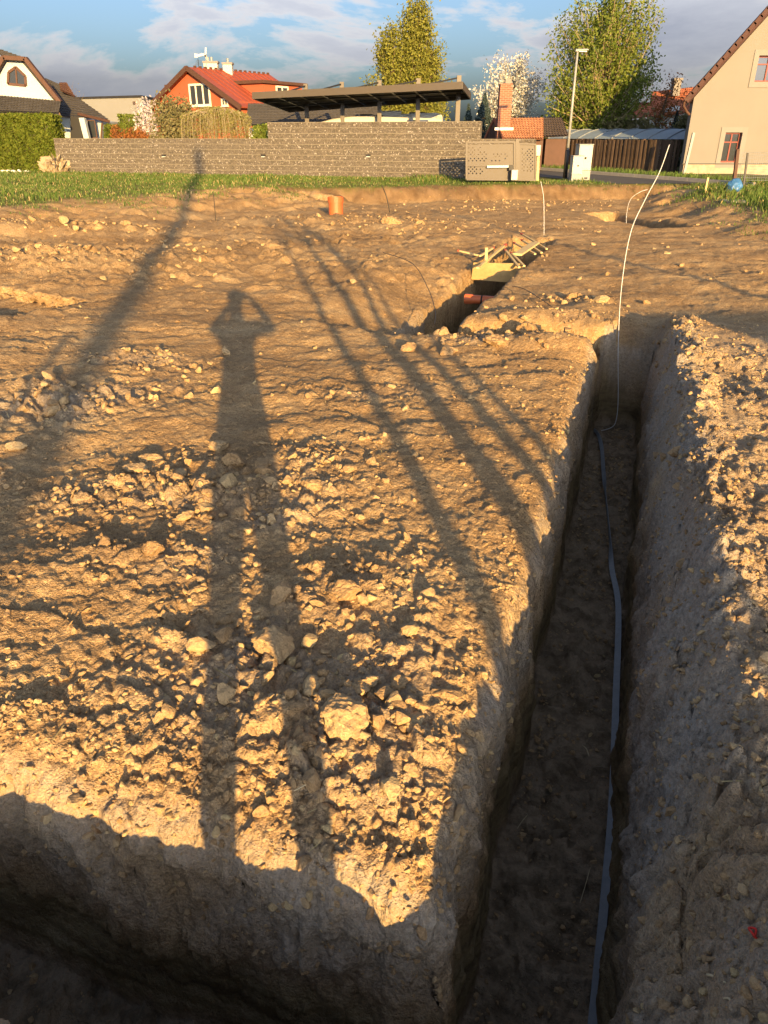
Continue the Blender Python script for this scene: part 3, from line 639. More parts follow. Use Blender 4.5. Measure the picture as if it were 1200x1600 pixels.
def road_line(y): return 11.7 - (y - 28.7) * 0.354          # far kerb of the road
def grass():
    def dn(x, y):
        gd, w = grass_d(x, y); p = sstep(-0.1, 0.45, gd / w + 0.6 * fbm(x * 1.1, y * 1.1, oct=4, seed=63)) * (0.55 + 0.45 * sstep(-.2, .4, fbm(x * .7, y * .7, seed=64)))
        wall = y - (31.0 - 0.328 * (x - 5.74))
        onroad = (x > road_line(y) - 3.6) & (x < road_line(y) + .08) & (y > 28.4)
        return p * (wall < -0.05) * ~onroad * (np.abs(x) < y * .60 + 1)
    x, y = scatter(330000, (-23, 17), (13, 42), dn, 4)
    z = base_z(x, y, False); tall = sstep(.1, .6, fbm(x * .55, y * .55, seed=65)) + 1.2 * sstep(6.5, 9.5, x) * sstep(30, 24, y)
    h = (0.035 + 0.075 * rng.random(len(x))) * (0.7 + 1.1 * tall) * (0.6 + .6 * sstep(0, 2, grass_d(x, y)[0])); w = 0.010 + 0.016 * rng.random(len(x))
    dry = rng.random(len(x)) < 0.16
    blades('grass', x[~dry], y[~dry], z[~dry], h[~dry], w[~dry], M['grass'], 'short green grass bordering the dug field and the wall')
    blades('dry_grass', x[dry], y[dry], z[dry], h[dry] * .8, w[dry], M['drygrass'], 'dry yellow blades mixed into the green grass')
    # verge between the road and the board fence
    x, y = scatter(26000, (6, 20), (28, 46), lambda a, b: ((a > road_line(b) + .12) & (a < road_line(b) + 1.7 + (b - 29) * .02)).astype(float), 6)
    blades('verge_grass', x, y, np.full(len(x), .2), .06 + .16 * rng.random(len(x)), .012 + .016 * rng.random(len(x)), M['grass'], 'green verge between the road and the board fence')
    # straw bits blown over the field
    x, y = scatter(2600, (-4, 5), (1, 13), lambda a, b: (trench_d(a, b) > .03) * .5, 8)
    z = base_z(x, y); n = len(x); a = rng.uniform(0, 6.28, n); l = .015 + .06 * rng.random(n) ** 2; w = .0012 + .0014 * rng.random(n)
    ca, sa = np.cos(a), np.sin(a); t = rng.uniform(-.3, .3, n)
    V = np.stack([np.stack([x - sa * w, y + ca * w, z + .008], 1), np.stack([x + sa * w, y - ca * w, z + .008], 1),
                  np.stack([x + ca * l + sa * w, y + sa * l - ca * w, z + .012 + np.abs(t) * l], 1), np.stack([x + ca * l - sa * w, y + sa * l + ca * w, z + .012 + np.abs(t) * l], 1)], 1).reshape(-1, 3)
    tag(add_obj('straw_litter', np_mesh('straw_litter', V, np.arange(4 * n).reshape(-1, 4)), M['drygrass']), 'fine bits of straw and root on the bare earth', 'straw', kind='stuff')
grass()

# ------------------------------------------------------------------ wires, strip, pipes and timber in and around the trenches
def curve_pts(pts, n=12):
    """Catmull-Rom through the points"""
    P = [Vector(p) for p in pts]; P = [P[0] * 2 - P[1]] + P + [P[-1] * 2 - P[-2]]; o = []
    for i in range(1, len(P) - 2):
        for k in range(n):
            t = k / n; a, b, c, d = P[i-1:i+3]
            o.append(0.5 * ((2*b) + (c - a)*t + (2*a - 5*b + 4*c - d)*t*t + (3*b - a - 3*c + d)*t**3))
    o.append(P[-2]); return o
def wire(name, pts, r, mat, label, cat='wire', n=10):
    pp = curve_pts(pts, n); o = MB().tube(pp, r, 8).build(name, mat, smooth=True); return tag(o, label, cat)
# galvanised strip on the floor of the long trench: flat in places, twisted on edge in others
def strip():
    pts = [gr(925, 1610, -.85), gr(945, 1400, -.85), gr(957, 1250, -.85), gr(962, 1100, -.86), gr(966, 950, -.86), gr(956, 890, -.86), gr(952, 840, -.86), gr(946, 780, -.86), gr(943, 740, -.86), gr(939, 695, -.86), gr(930, 676, -.86), gr(915, 672, -.86)]
    tw = [.55, .45, .35, .25, .2, .3, 1.45, 1.5, .5, .4, 1.4, 1.5]
    pp = curve_pts(pts, 10); n = len(pp); rows = []
    for i, p in enumerate(pp):
        k = min(i / 10, len(tw) - 1.001); j = int(k); a = tw[j] + (tw[min(j+1, len(tw)-1)] - tw[j]) * sstep(0, 1, np.array(k - j))
        d = (pp[min(i+1, n-1)] - pp[max(i-1, 0)]).normalized(); s = d.cross(Vector((0, 0, 1))).normalized(); u = s.cross(d)
        w = s * math.cos(a) + u * math.sin(a); t = (u * math.cos(a) - s * math.sin(a)) * .002; w *= .0165; zz = Vector((0, 0, .0165 * math.sin(a)))
        rows.append([p - w + t + zz, p + w + t + zz, p + w - t + zz, p - w - t + zz, p - w + t + zz])
    m = MB().grid(rows); o = m.build('earthing_strip', M['galv'], smooth=False)
    tag(o, 'long grey steel strip lying along the floor of the trench', 'metal strip')
strip()
wire('steel_rod_wire', [gr(930, 675, -.86), at(955, 668, 6.75), at(963, 655, 6.85), at(966, 620, 6.9), at(966, 540, 6.95), at(971, 450, 7.0), at(985, 365, 7.1), at(1008, 312, 7.2), at(1030, 270, 7.3), at(1046, 226, 7.4)], .0036, M['wire_pale'], 'tall pale bent wire rising out of the trench end')
wire('steel_rod_wire', [at(850, 368, 14.6), at(850, 330, 14.6), at(849, 305, 14.7), at(845, 284, 14.8)], .005, M['wire_pale'], 'thin grey wire standing at the far end of the stake trench')
wire('steel_rod_wire', [at(979, 352, 19.5), at(979, 335, 19.5), at(985, 312, 19.6), at(1000, 300, 19.6), at(1012, 296, 19.7)], .0045, M['wire_pale'], 'short bent wire arching over the far pit')
wire('dark_wire', [gr(598, 396, 0) + Vector((0, 0, .02)), at(643, 411, 10.4), at(668, 449, 8.9), at(680, 486, 7.9), at(679, 508, 7.35)], .0045, M['wire_dark'], 'dark wire curving down into the stake trench')
wire('dark_wire', [gr(800, 447), gr(820, 452, .03), gr(860, 478, .05), gr(880, 500, -.02)], .004, M['wire_dark'], 'thin dark root lying on the ground behind the heap')
wire('dark_wire', [at(609, 332, 19.0), at(604, 308, 19.0), at(597, 290, 19.0)], .012, M['wire_dark'], 'thin rod leaning on the far field beside the yellow lump')
wire('dark_wire', [at(337, 345, 16.2), at(335, 318, 16.2), at(333, 300, 16.2)], .008, M['wire_dark'], 'thin dark stick upright at the left rim of the field')
# twigs and straws large enough to pick out
for i, (a, b, w, mat, lab, z0) in enumerate([
    ((1075, 1524), (1133, 1540), .0035, 'straw', 'bent pale straw near the lower right corner', 0), ((1130, 1563), (1143, 1578), .003, 'straw', 'short straw below the bent pale straw', 0),
    ((1150, 1598), (1177, 1594), .003, 'straw', 'pale stick at the bottom right edge', 0), ((1037, 1148), (1056, 1133), .003, 'straw', 'curved white root on the right bank', -.08),
    ((1127, 962), (1160, 955), .004, 'straw', 'straight straw on the right bank beside the sunlit crumbs', 0), ((1115, 1263), (1132, 1264), .003, 'straw', 'small straw on the shaded right bank', 0),
    ((1124, 1384), (1132, 1392), .002, 'straw', 'tiny straw beside the lit crumbs on the right', 0), ((910, 1166), (920, 1184), .003, 'straw', 'pale straw on the trench floor', -.87),
    ((906, 1412), (922, 1358), .002, 'straw', 'thin grass stem on the trench floor', -.87), ((808, 1296), (824, 1276), .002, 'straw', 'greenish stem at the left of the trench floor', -.87),
    ((460, 1238), (506, 1222), .0025, 'straw', 'thin root in the right leg shadow', 0)]):
    p, q = (grt(*a), grt(*b)) if z0 > -.5 else (gr(*a, z0), gr(*b, z0))
    m = (p + q) / 2 + Vector((.004, .006, .012)); p.z += .006; q.z += .010
    tag(MB().tube(curve_pts([p, m, q], 5), [w * .8] * 5 + [w] * 5 + [w * .5], 5).build('twig', M[mat], smooth=True), lab, 'twig')
p = grt(1177, 1470); p.z += .01
tag(MB().tube(curve_pts([p, p + Vector((.006, .012, .012)), p + Vector((-.004, .02, .004)), p + Vector((-.006, .004, .012)), p + Vector((.004, -.006, .002))], 5), .0028, 5).build('plastic_scrap', M['redbit'], smooth=True), 'small curl of red plastic on the right bank', 'scrap')
# upright drain pipe far out on the field
def ring_tube(m, c, d, r_out, r_in, ln, k=28):
    d = Vector(d).normalized(); a = d.orthogonal().normalized(); b = d.cross(a); c = Vector(c)
    prof = [(r_in, 0), (r_out, 0), (r_out, ln), (r_in, ln), (r_in, 0)]
    m.grid([[c + d * h + (a * math.cos(2*math.pi*j/k) + b * math.sin(2*math.pi*j/k)) * r for j in range(k + 1)] for r, h in prof]); return m
pp = gr(525, 335, -.26); t = thing('drain_pipe', 'upright orange drain pipe stub on the far field', 'pipe', pp)
ring_tube(MB(), pp + Vector((0, 0, -.1)), (0, 0, 1), .195, .182, .48).build('pipe_wall', M['pipe'], t, smooth=False)
ring_tube(MB(), pp + Vector((0, 0, .30)), (0, 0, 1), .215, .198, .14).build('socket', M['pipe'], t)
# pipe crossing the far trench
d = Vector((CA, -SA, 0)); c0 = Vector((1.07, 9.85, -.25)); t = thing('sewer_pipe', 'red-brown pipe poking across the stake trench', 'pipe', c0)
ring_tube(MB(), c0, d, .055, .050, .75).build('pipe_wall', M['pipe'], t)
ring_tube(MB(), c0 - d * .015, d, .064, .0555, .10).build('socket', M['pipe'], t)
ring_tube(MB(), c0 + d * .20, d, .059, .0555, .02).build('sealing_ring', M['pipe_in'], t)
# shuttering board set across the far trench
c0 = Vector((*from_uv(-1.98, 11.45), 0)); n_ = Vector((SA, CA, 0)); u_ = Vector((CA, -SA, 0)); zb = -.10
tag(MB().hexa([c0 - u_ * .38 + Vector((0, 0, zb - .20)) , c0 + u_ * .36 + Vector((0, 0, zb - .22)), c0 + u_ * .36 + n_ * .03 + Vector((0, 0, zb - .22)), c0 - u_ * .38 + n_ * .03 + Vector((0, 0, zb - .20))],
   [c0 - u_ * .38 + n_ * .10 + Vector((0, 0, zb + .03)), c0 + u_ * .38 + n_ * .10 + Vector((0, 0, zb + .05)), c0 + u_ * .38 + n_ * .13 + Vector((0, 0, zb + .05)), c0 - u_ * .38 + n_ * .13 + Vector((0, 0, zb + .03))]).build('shuttering_board', M['osb']), 'yellow board wedged across the stake trench', 'board')
for (a, b, w, lab) in [((812, 369), (854, 391), .042, 'stake with a red tip, farthest of those lying across the trench'), ((813, 379), (846, 397), .042, 'stake with a red tip, second of those lying across the trench'),
    ((801, 384), (836, 399), .042, 'stake with a red tip, nearest of the three parallel ones'), ((792, 386), (746, 421), .048, 'long stake sloping left over the yellow board'),
    ((788, 395), (811, 420), .042, 'stake leaning right in front of the yellow board'),
    ((797, 400), (819, 418), .040, 'rightmost stake leaning on the yellow board'), ((714, 397), (747, 401), .038, 'stake lying flat left of the trench with an orange end'),
    ((772, 392), (750, 402), .040, 'stake lying on the left rim behind the board')]:
    p, q = gr(*a, -.08), gr(*b, -.08); p.z += .06; q.z += .02
    t = thing('timber_stake', lab, 'stake', (p + q) / 2, 'timber stakes at the trench'); f = p + (q - p) * .13
    w *= .8; MB().bar(f, q, w, w * .7).build('shaft', M['batten'], t); e = p + (q - p) * .04
    MB().bar(e, f, w * 1.02, w * .72).build('red_tip', M['redtip'], t)
for (a, b, w, lab) in [((836, 385), (808, 404), .07, 'wide offcut board beyond the yellow board')]:
    p, q = gr(*a, -.08), gr(*b, -.08); p.z += .06; q.z += .06
    tag(MB().bar(p, q, w * 2, .03).build('offcut_board', M['batten']), lab, 'board')
p = gr(759, 411, -.08); tag(MB().bar(p, p + Vector((0, .02, .22)), .04).build('upright_peg', M['batten']), 'small upright peg left of the yellow board', 'peg')

# ------------------------------------------------------------------ the photographer and what stands behind him (their shadows lie in the picture)
M['cloth'] = pmat('dark_jacket', (0.05, 0.055, 0.07), 0.9, 0.2, 20)
M['skin'] = pmat('skin', (0.48, 0.30, 0.21), 0.6, 0.05, 20); M['hair'] = pmat('brown_hair', (0.06, 0.04, 0.025), 0.8, 0.3, 60); M['phone'] = pmat('black_phone', (0.02, 0.02, 0.022), 0.25)
def photographer():
    base = Vector((0.01, -0.34, 0)); base.z = gz(base.x, base.y)
    t = thing('person', 'person in dark clothes holding up a phone whose shadow lies on the field', 'person', base)
    J = {}; E = []
    def j(n, x, y, z, r, par=None, ry=None):
        J[n] = (len(J), (x, y, z), (r, ry or r)); 
        if par: E.append((J[par][0], J[n][0]))
    j('pelvis', 0, 0, .94, .145, None, .11); j('waist', 0, .0, 1.10, .14, 'pelvis', .105); j('chest', 0, .0, 1.32, .165, 'waist', .12); j('neck0', 0, .0, 1.47, .115, 'chest'); j('neck', 0, .01, 1.54, .075, 'neck0')
    j('jaw', 0, .035, 1.60, .062, 'neck'); j('skull', 0, .02, 1.68, .100, 'jaw', .105); j('crown', 0, .01, 1.755, .080, 'skull')
    for s, k in ((-1, 'l'), (1, 'r')):
        j('hip' + k, s * .095, 0, .90, .095, 'pelvis'); j('thigh' + k, s * .088, .02, .72, .098, 'hip' + k); j('knee' + k, s * .12, .03, .50, .060, 'thigh' + k); j('calf' + k, s * .13, .0, .36, .060, 'knee' + k); j('ankle' + k, s * .135, -.02, .09, .042, 'calf' + k)
        j('foot' + k, s * .14, .08, .045, .045, 'ankle' + k); j('toe' + k, s * .15, .19, .035, .034, 'foot' + k)
        j('sho' + k, s * .185, .0, 1.43, .072, 'chest')
        if s < 0: e, w, h = (-.26, .17, 1.37), (-.12, .28, 1.56), (-.065, .29, 1.60)
        else: e, w, h = (.32, .16, 1.38), (.15, .28, 1.60), (.085, .29, 1.64)
        j('elb' + k, *e, .052, 'sho' + k); j('wri' + k, *w, .034, 'elb' + k); j('palm' + k, *h, .036, 'wri' + k)
    names = list(J); me = bpy.data.meshes.new('body'); me.from_pydata([J[n][1] for n in names], E, []); me.update()
    o = add_obj('body', me, M['cloth'], t); o.modifiers.new('skin', 'SKIN'); sv = me.skin_vertices[0].data
    for i, n in enumerate(names): sv[i].radius = J[n][2]; sv[i].use_root = (n == 'pelvis')
    ss = o.modifiers.new('sub', 'SUBSURF'); ss.levels = ss.render_levels = 2
    me.shade_smooth()
    # fingers round the phone
    for s in (-1, 1):
        bx, bz = (-.062, 1.605) if s < 0 else (.082, 1.645)
        for q in range(4):
            ln = (.062, .072, .068, .052)[q]; z = bz + .028 - q * .019
            b = base + Vector((bx, .295, z)); pth = [b, b + Vector((-s * ln * .35, .032, .003)), b + Vector((-s * ln * .75, .036, .004)), b + Vector((-s * ln, .026, .004))]
            MB().tube(pth, [.0095, .009, .008, .006], 8).build('finger', M['skin'], o, smooth=True)
        b = base + Vector((bx, .285, bz + .03)); MB().tube([b, b + Vector((-s * .012, .002, .025)), b + Vector((-s * .03, .0, .042))], [.011, .010, .007], 8).build('thumb', M['skin'], o, smooth=True)
    hm = MB(); c = base + Vector((0, .0, 1.70))
    hm.grid([[c + Vector((math.sin(a) * math.cos(b) * .098, math.sin(a) * math.sin(b) * .108, math.cos(a) * .10)) for b in np.linspace(0, 6.2832, 17)] for a in np.linspace(.05, 1.75, 8)]).build('hair', M['hair'], o, smooth=True)
    tag(MB().box((base.x - .036, -.036, H - .085), (base.x + .036, -.028, H + .075)).build('mobile_phone', M['phone'], bevel=.003), 'black mobile phone held up by the person', 'phone')
photographer()
def back(px, py, s, z=0.0):
    """where something stands whose shadow passes this point of the ground, s metres towards the sun"""
    p = gr(px, py, z); return Vector((p.x - SHD[0] * s, p.y - SHD[1] * s, 0))
TAN = math.tan(R(SUN_EL))
def pole(name, px, py, s, h, r0, r1, label, mat='bark_pale', arms=()):
    b = back(px, py, s); b.z = 0.0; t = thing(name, label, 'pole', b)
    MB().tube([b + Vector((0, 0, -.3)), b + Vector((.01, 0, h * .5)), b + Vector((0, 0, h))], [r0, (r0 + r1) / 2, r1], 12).build('shaft', M[mat], t, smooth=True)
    for (z, l) in arms: MB().bar(b + Vector((-l, 0, z)), b + Vector((l, .1, z)), .09).build('crossarm', M[mat], t)
pole('utility_pole', 215, 440, 34, 12.3, .19, .15, 'thick utility pole behind the photographer that shades the left of the field')
pole('post', 115, 518, 14, 14 * TAN, .045, .04, 'short thin post behind the photographer on the left')
pole('post', 1050, 425, 16, 5.2, .06, .05, 'thin post behind the photographer on the right')
def sapling(px, py, s, h, r, label, seed):
    q = random.Random(seed); b = back(px, py, s); t = thing('young_tree', label, 'tree', b, 'bare young trees behind the photographer')
    pts = [b + Vector((q.uniform(-.012, .012) * k, q.uniform(-.012, .012) * k, h * k / 6 - (.2 if k == 0 else 0))) for k in range(7)]
    MB().tube(pts, [r * (1 - .12 * k) for k in range(7)], 8).build('trunk', M['bark'], t, smooth=True)
    m = MB()
    for k in range(9):
        i = q.randint(5, 6); p = pts[i]; a = q.uniform(0, 6.28); l = q.uniform(.5, 1.1) * (7.5 - i) / 4
        m.tube([p, p + Vector((math.cos(a) * l * .5, math.sin(a) * l * .5, l * .7)), p + Vector((math.cos(a) * l * .8, math.sin(a) * l * .8, l * 1.5))], [r * .3, r * .2, r * .08], 5)
    m.build('crown', M['bark'], t, smooth=True)
sapling(560, 480, 11.0, 3.6, .105, 'bare young tree behind the photographer, second from the left', 1)
sapling(500, 480, 12.0, 3.8, .075, 'bare young tree behind the photographer, leftmost of the four', 2)
sapling(650, 530, 10.0, 3.4, .080, 'bare young tree behind the photographer, third from the left', 3)
sapling(690, 545, 11.5, 3.6, .065, 'bare young tree behind the photographer, rightmost of the four', 4)
def shed():
    ap = back(1010, 489, 14); h = 14 * TAN; t = thing('garden_shed', 'low timber shed behind the photographer on the right', 'shed', (ap.x + 1.5, ap.y, 0))
    lx, dy = 3.4, 1.3; x0, y0 = ap.x, ap.y
    MB().prism([(x0 + .9, y0 - dy, 0), (x0 + .9, y0 + dy, 0), (x0 + .9, y0 + dy, h - .75), (x0 + .9, y0, h - .08), (x0 + .9, y0 - dy, h - .75)], (lx, .6, 0)).build('wall', M['bark'], t)
    m = MB(); A, B = Vector((x0, y0, h)), Vector((x0 + lx + 1.0, y0 + .7, h))
    for s in (-1, 1):
        C, D = Vector((x0 + .55, y0 + s * (dy + .2), h - .85)), Vector((x0 + lx + 1.2, y0 + .7 + s * (dy + .2), h - .85))
        m.hexa([A + Vector((0, 0, -.06)), B + Vector((0, 0, -.06)), D + Vector((0, 0, -.06)), C + Vector((0, 0, -.06))], [A, B, D, C])
    m.build('roof', M['asphalt'], t)
shed()

# ------------------------------------------------------------------ road, kerb and verge behind the field
GZ = 0.12
def strip_sheet(name, a0, a1, z, mat, y0=28.5, y1=90, kind='structure'):
    rows = [[(road_line(y) + a0, y, z), (road_line(y) + a1, y, z)] for y in np.linspace(y0, y1, 20)]
    return tag(MB().grid(rows).build(name, mat), kind=kind)
strip_sheet('road', -3.6, -.12, GZ + .012, M['asphalt'])
k = MB()
for y in np.arange(26.9, 60, 1.0): k.bar((road_line(y), y, GZ + .05), (road_line(y + .98), y + .98, GZ + .05), .14, .16)
tag(k.build('kerb', M['concrete']), kind='structure')
M['verge'] = pmat('verge_soil', (0.10, 0.11, 0.035), 0.95, 0.35, 3)
strip_sheet('verge', .07, 6, GZ + .06, M['verge'], y0=27.2)

# ------------------------------------------------------------------ block wall of rough split stone with the gate
M['split'] = None
def split_mat():
    m = bpy.data.materials.new('split_stone'); m.use_nodes = True; t = m.node_tree; b = t.nodes['Principled BSDF']
    g = nd(t, 'ShaderNodeNewGeometry'); co = g.outputs['Position']
    v = nd(t, 'ShaderNodeTexVoronoi'); v.inputs['Scale'].default_value = 24; t.links.new(co, v.inputs['Vector'])
    hs = nd(t, 'ShaderNodeSeparateColor'); t.links.new(v.outputs['Color'], hs.inputs[0])
    c = ramp(t, hs.outputs[0], [(0, (0.060, 0.051, 0.041)), (.6, (0.098, 0.083, 0.064)), (.92, (0.135, 0.115, 0.090)), (1, (0.30, 0.28, 0.25))])
    n = noise(t, co, 40, 5, .7); k = ramp(t, n.outputs['Fac'], [(.3, .65), (.7, 1.3)])
    t.links.new(mixc(t, 1, c.outputs[0], k.outputs[0], 'MULTIPLY'), b.inputs['Base Color']); b.inputs['Roughness'].default_value = .95
    bp = nd(t, 'ShaderNodeBump'); bp.inputs['Distance'].default_value = .015; bp.inputs['Strength'].default_value = .6
    t.links.new(v.outputs['Distance'], bp.inputs['Height']); t.links.new(bp.outputs[0], b.inputs['Normal']); return m
M['split'] = split_mat(); M['mortar'] = pmat('pale_mortar', (0.17, 0.15, 0.118), .95, .3, 6)
M['metal_brown'] = pmat('grey_brown_powder_coat', (0.068, 0.056, 0.043), .5, .08, 4, spec=.4)
M['anthracite'] = pmat('anthracite_steel', (0.022, 0.022, 0.024), .5, .15, 4, spec=.4)
M['white_metal'] = pmat('white_painted_metal', (0.48, 0.49, 0.48), .45, .06, 4, spec=.4); M['cream_box'] = pmat('cream_plastic', (0.40, 0.40, 0.36), .5, .06, 4)
M['greybox'] = pmat('light_grey_plastic', (0.26, 0.265, 0.26), .55, .08, 4); M['black'] = pmat('black_plastic', (0.015, 0.015, 0.016), .5)
def wy(x): return 31 - 0.328 * (x - 5.74)
def wx(px): k_ = (px - 600) / FPX / 1.118; Y = (31 + .328 * 5.74) / (1 + .328 * k_); return k_ * Y
WN = Vector((-.328, -1, 0)).normalized()                     # towards the camera
def wp(x, off=0.0, z=0.0): return Vector((x, wy(x), z)) + WN * off
gw = thing('block_wall', 'long grey split stone wall in stepped courses behind the grass', 'wall', wp(0, 0, GZ))
def course(x0, x1, z0, z1, seed):
    n = int((x1 - x0) / .07); xs = np.linspace(x0, x1, n); zs = np.linspace(z0 + .012, z1 - .012, 5); XX, ZZ = np.meshgrid(xs, zs)
    d = .016 * np.clip(fbm(XX * 5, ZZ * 6, oct=3, seed=seed) + .5 * vn(XX * 12, ZZ * 12, seed=seed + 1), -1, 1) + .03
    rows = [[wp(XX[i, j], d[i, j], ZZ[i, j]) for j in range(n)] for i in range(5)]
    rows = [[wp(x, -.25, z0 + .012) for x in xs]] + rows + [[wp(x, -.25, z1 - .012) for x in xs]] + [[wp(x, -.25, z0 + .012) for x in xs]]
    m = MB().grid(rows)
    for e in (0, n - 1): m.face([r[e] for r in rows[:-1]])
    m.build('stone_course', M['split'], gw)
    MB().hexa([wp(x0, .050, z1 - .012), wp(x1, .050, z1 - .012), wp(x1, -.2, z1 - .012), wp(x0, -.2, z1 - .012)], [wp(x0, .050, z1 + .010), wp(x1, .050, z1 + .010), wp(x1, -.2, z1 + .010), wp(x0, -.2, z1 + .010)]).build('mortar_joint', M['mortar'], gw)
XL, XS0, XS1, XR = wx(85), wx(420), wx(750), wx(836)
for i in range(7): course(XL + (0 if i else 0), XR, GZ + .2 * i - (.1 if i == 0 else 0), GZ + .2 * (i + 1), 700 + i)
for i in range(7, 10): course(XS0, XS1, GZ + .2 * i, GZ + .2 * (i + 1), 700 + i)
for px in (255, 411, 576):
    x = wx(px); z = at(px, 244, wy(x)).z
    l = MB().hexa([wp(x - .09, .10, z), wp(x + .09, .10, z), wp(x + .09, .0, z), wp(x - .09, .0, z)], [wp(x - .09, .10, z + .07), wp(x + .09, .10, z + .07), wp(x + .09, 0, z + .07), wp(x - .09, 0, z + .07)]).build('wall_light', M['black'], gw)
    MB().hexa([wp(x - .07, .108, z - .035), wp(x + .07, .108, z - .035), wp(x + .07, .02, z - .035), wp(x - .07, .02, z - .035)], [wp(x - .07, .108, z - .002), wp(x + .07, .108, z - .002), wp(x + .07, .02, z - .002), wp(x - .07, .02, z - .002)]).build('lens', M['white_metal'], l)
def perforated(m, P, nx, nz, hole, k=.36):
    """P(s, t) maps the unit square; cells where hole(i, j) is true get a diamond opening"""
    for i in range(nx):
        for j in range(nz):
            c = lambda a, b: P((i + a) / nx, (j + b) / nz)
            if not hole(i, j): m.face([c(0, 0), c(1, 0), c(1, 1), c(0, 1)]); continue
            C = [c(0, 0), c(1, 0), c(1, 1), c(0, 1)]; D = [c(.5, .5 - k), c(.5 + k, .5), c(.5, .5 + k), c(.5 - k, .5)]
            for q in range(4): m.face([C[q], C[(q + 1) % 4], D[q]]); m.face([C[(q + 1) % 4], D[(q + 1) % 4], D[q]])
    return m
def solid(o, t): s = o.modifiers.new('solid', 'SOLIDIFY'); s.thickness = t; s.offset = 0; return o
GY = 28.6
def gp(px, py, dy=0.0): return at(px, py, GY + dy - .12 * (px - 780) / 100)
gt = thing('sliding_gate', 'grey-brown metal gate with diamond perforations in front of the wall', 'gate', gp(768, 281))
def quadmap(a, b, c, d): return lambda s, t: (a * (1 - s) + b * s) * (1 - t) + (d * (1 - s) + c * s) * t
hg = random.Random(5)
solid(perforated(MB(), quadmap(gp(731, 279), gp(803, 280), gp(803, 225), gp(731, 226)), 24, 16, lambda i, j: (i + j) % 2 == 0 and 1 < j < 15 and j not in (6, 7) and (i < 3 + hg.random() * 8 or (7 < j < 12 and hg.random() < .45)), .44).build('perforated_panel', M['metal_brown'], gt), .012)
for a, b in (((729, 280), (729, 222)), ((804, 281), (804, 221)), ((729, 222.5), (804, 221.5)), ((729, 280), (804, 281)), ((729, 258.5), (804, 259))): MB().bar(gp(*a, -.02), gp(*b, -.02), .07, .06).build('frame_bar', M['metal_brown'], gt)
MB().bar(gp(761, 260.5, -.12), gp(796, 260, -.12), .07, .07).build('drive_arm', M['white_metal'], gt); MB().bar(gp(795, 262, -.14), gp(802, 262, -.14), .14, .16).build('drive_motor', M['black'], gt)
cb_ = gp(803, 279, -.3); MB().box((cb_.x - .11, cb_.y - .1, cb_.z - .05), (cb_.x + .11, cb_.y + .1, cb_.z + .28)).build('control_box', M['cream_box'], gt, bevel=.02)
pg = thing('side_gate', 'narrow perforated metal panel right of the sliding gate', 'gate', gp(824, 282))
MB().bar(gp(808, 282), gp(808, 217), .12).build('post', M['metal_brown'], pg)
solid(perforated(MB(), quadmap(gp(812, 280), gp(836, 281), gp(836, 226), gp(812, 225)), 9, 18, lambda i, j: (i + j) % 2 == 0 and 3 < j < 16 and 0 < i < 8 and hg.random() < .9, .44).build('perforated_panel', M['metal_brown'], pg), .012)
for a, b in (((811, 281), (811, 224)), ((837, 282), (837, 225)), ((811, 224.5), (837, 225.5)), ((811, 281), (837, 281.5))): MB().bar(gp(*a, -.02), gp(*b, -.02), .05).build('frame_bar', M['metal_brown'], pg)
mp_ = at(840, 281, 30.4); mt = thing('meter_post', 'wooden post with a cream box right of the gate', 'post', mp_)
MB().bar(mp_ - Vector((0, 0, .1)), at(841, 240, 30.4), .09).build('post', M['batten'], mt)
q_ = at(840, 236, 30.25); MB().box((q_.x - .10, q_.y - .07, q_.z - .16), (q_.x + .10, q_.y + .07, q_.z + .20)).build('meter_box', M['cream_box'], mt, bevel=.015)
# cabinets and street lamp
def cabinet(px0, px1, py0, py1, Y, dep, label, g):
    a, b = at(px0, py1, Y), at(px1, py1, Y); top = at((px0 + px1) / 2, py0, Y).z; z0 = GZ - .05; r_ = Vector((b.x - a.x, .22 * (b.x - a.x), 0)); dv = Vector((-.15, 1, 0)).normalized() * dep
    base = Vector((a.x, a.y, z0)); t = thing('utility_cabinet', label, 'cabinet', base + r_ / 2, g); hgt = top - z0
    def blk(u0, u1, d0, d1, h0, h1, nm, mat, bev=.01):
        P = lambda u, d, h: base + r_ * u + dv * d + Vector((0, 0, h)); MB().hexa([P(u0, d0, h0), P(u1, d0, h0), P(u1, d1, h0), P(u0, d1, h0)], [P(u0, d0, h1), P(u1, d0, h1), P(u1, d1, h1), P(u0, d1, h1)]).build(nm, mat, t, bevel=bev)
    blk(0, 1, 0, 1, 0, hgt * .30, 'plinth', M['greybox']); blk(.0, 1, .0, 1, hgt * .305, hgt * .97, 'housing', M['cream_box']); blk(-.04, 1.04, -.04, 1.04, hgt * .972, hgt, 'lid', M['greybox'])
    blk(.06, .94, -.03, -.004, hgt * .34, hgt * .93, 'door', M['cream_box']); blk(.42, .58, -.045, -.032, hgt * .60, hgt * .66, 'lock', M['black'], 0)
    for s in (.22, .58): blk(s, s + .24, -.02, -.002, hgt * .08, hgt * .12, 'vent_slot', M['black'], 0)
cabinet(892, 909, 243, 287, 30.0, .3, 'smaller cream electricity cabinet in front of the taller one', 'electricity cabinets'); cabinet(900, 922, 225, 285, 30.8, .4, 'taller cream electricity cabinet behind the smaller one', 'electricity cabinets')
lb = at(882, 284, 32); lb.z = GZ; lt = thing('street_lamp', 'slim grey street lamp with a short arm beside the cabinets', 'street lamp', lb)
ltop = at(903, 80, 32).z
MB().tube([lb, lb + Vector((0, 0, 1.0)), lb + Vector((0, 0, 1.02))], [.085, .085, .06], 14).build('base_sleeve', M['anthracite'], lt, smooth=True)
M['lamp_grey'] = pmat('galvanised_pole', (.26, .265, .26), .5, .08, 3, metal=.1)
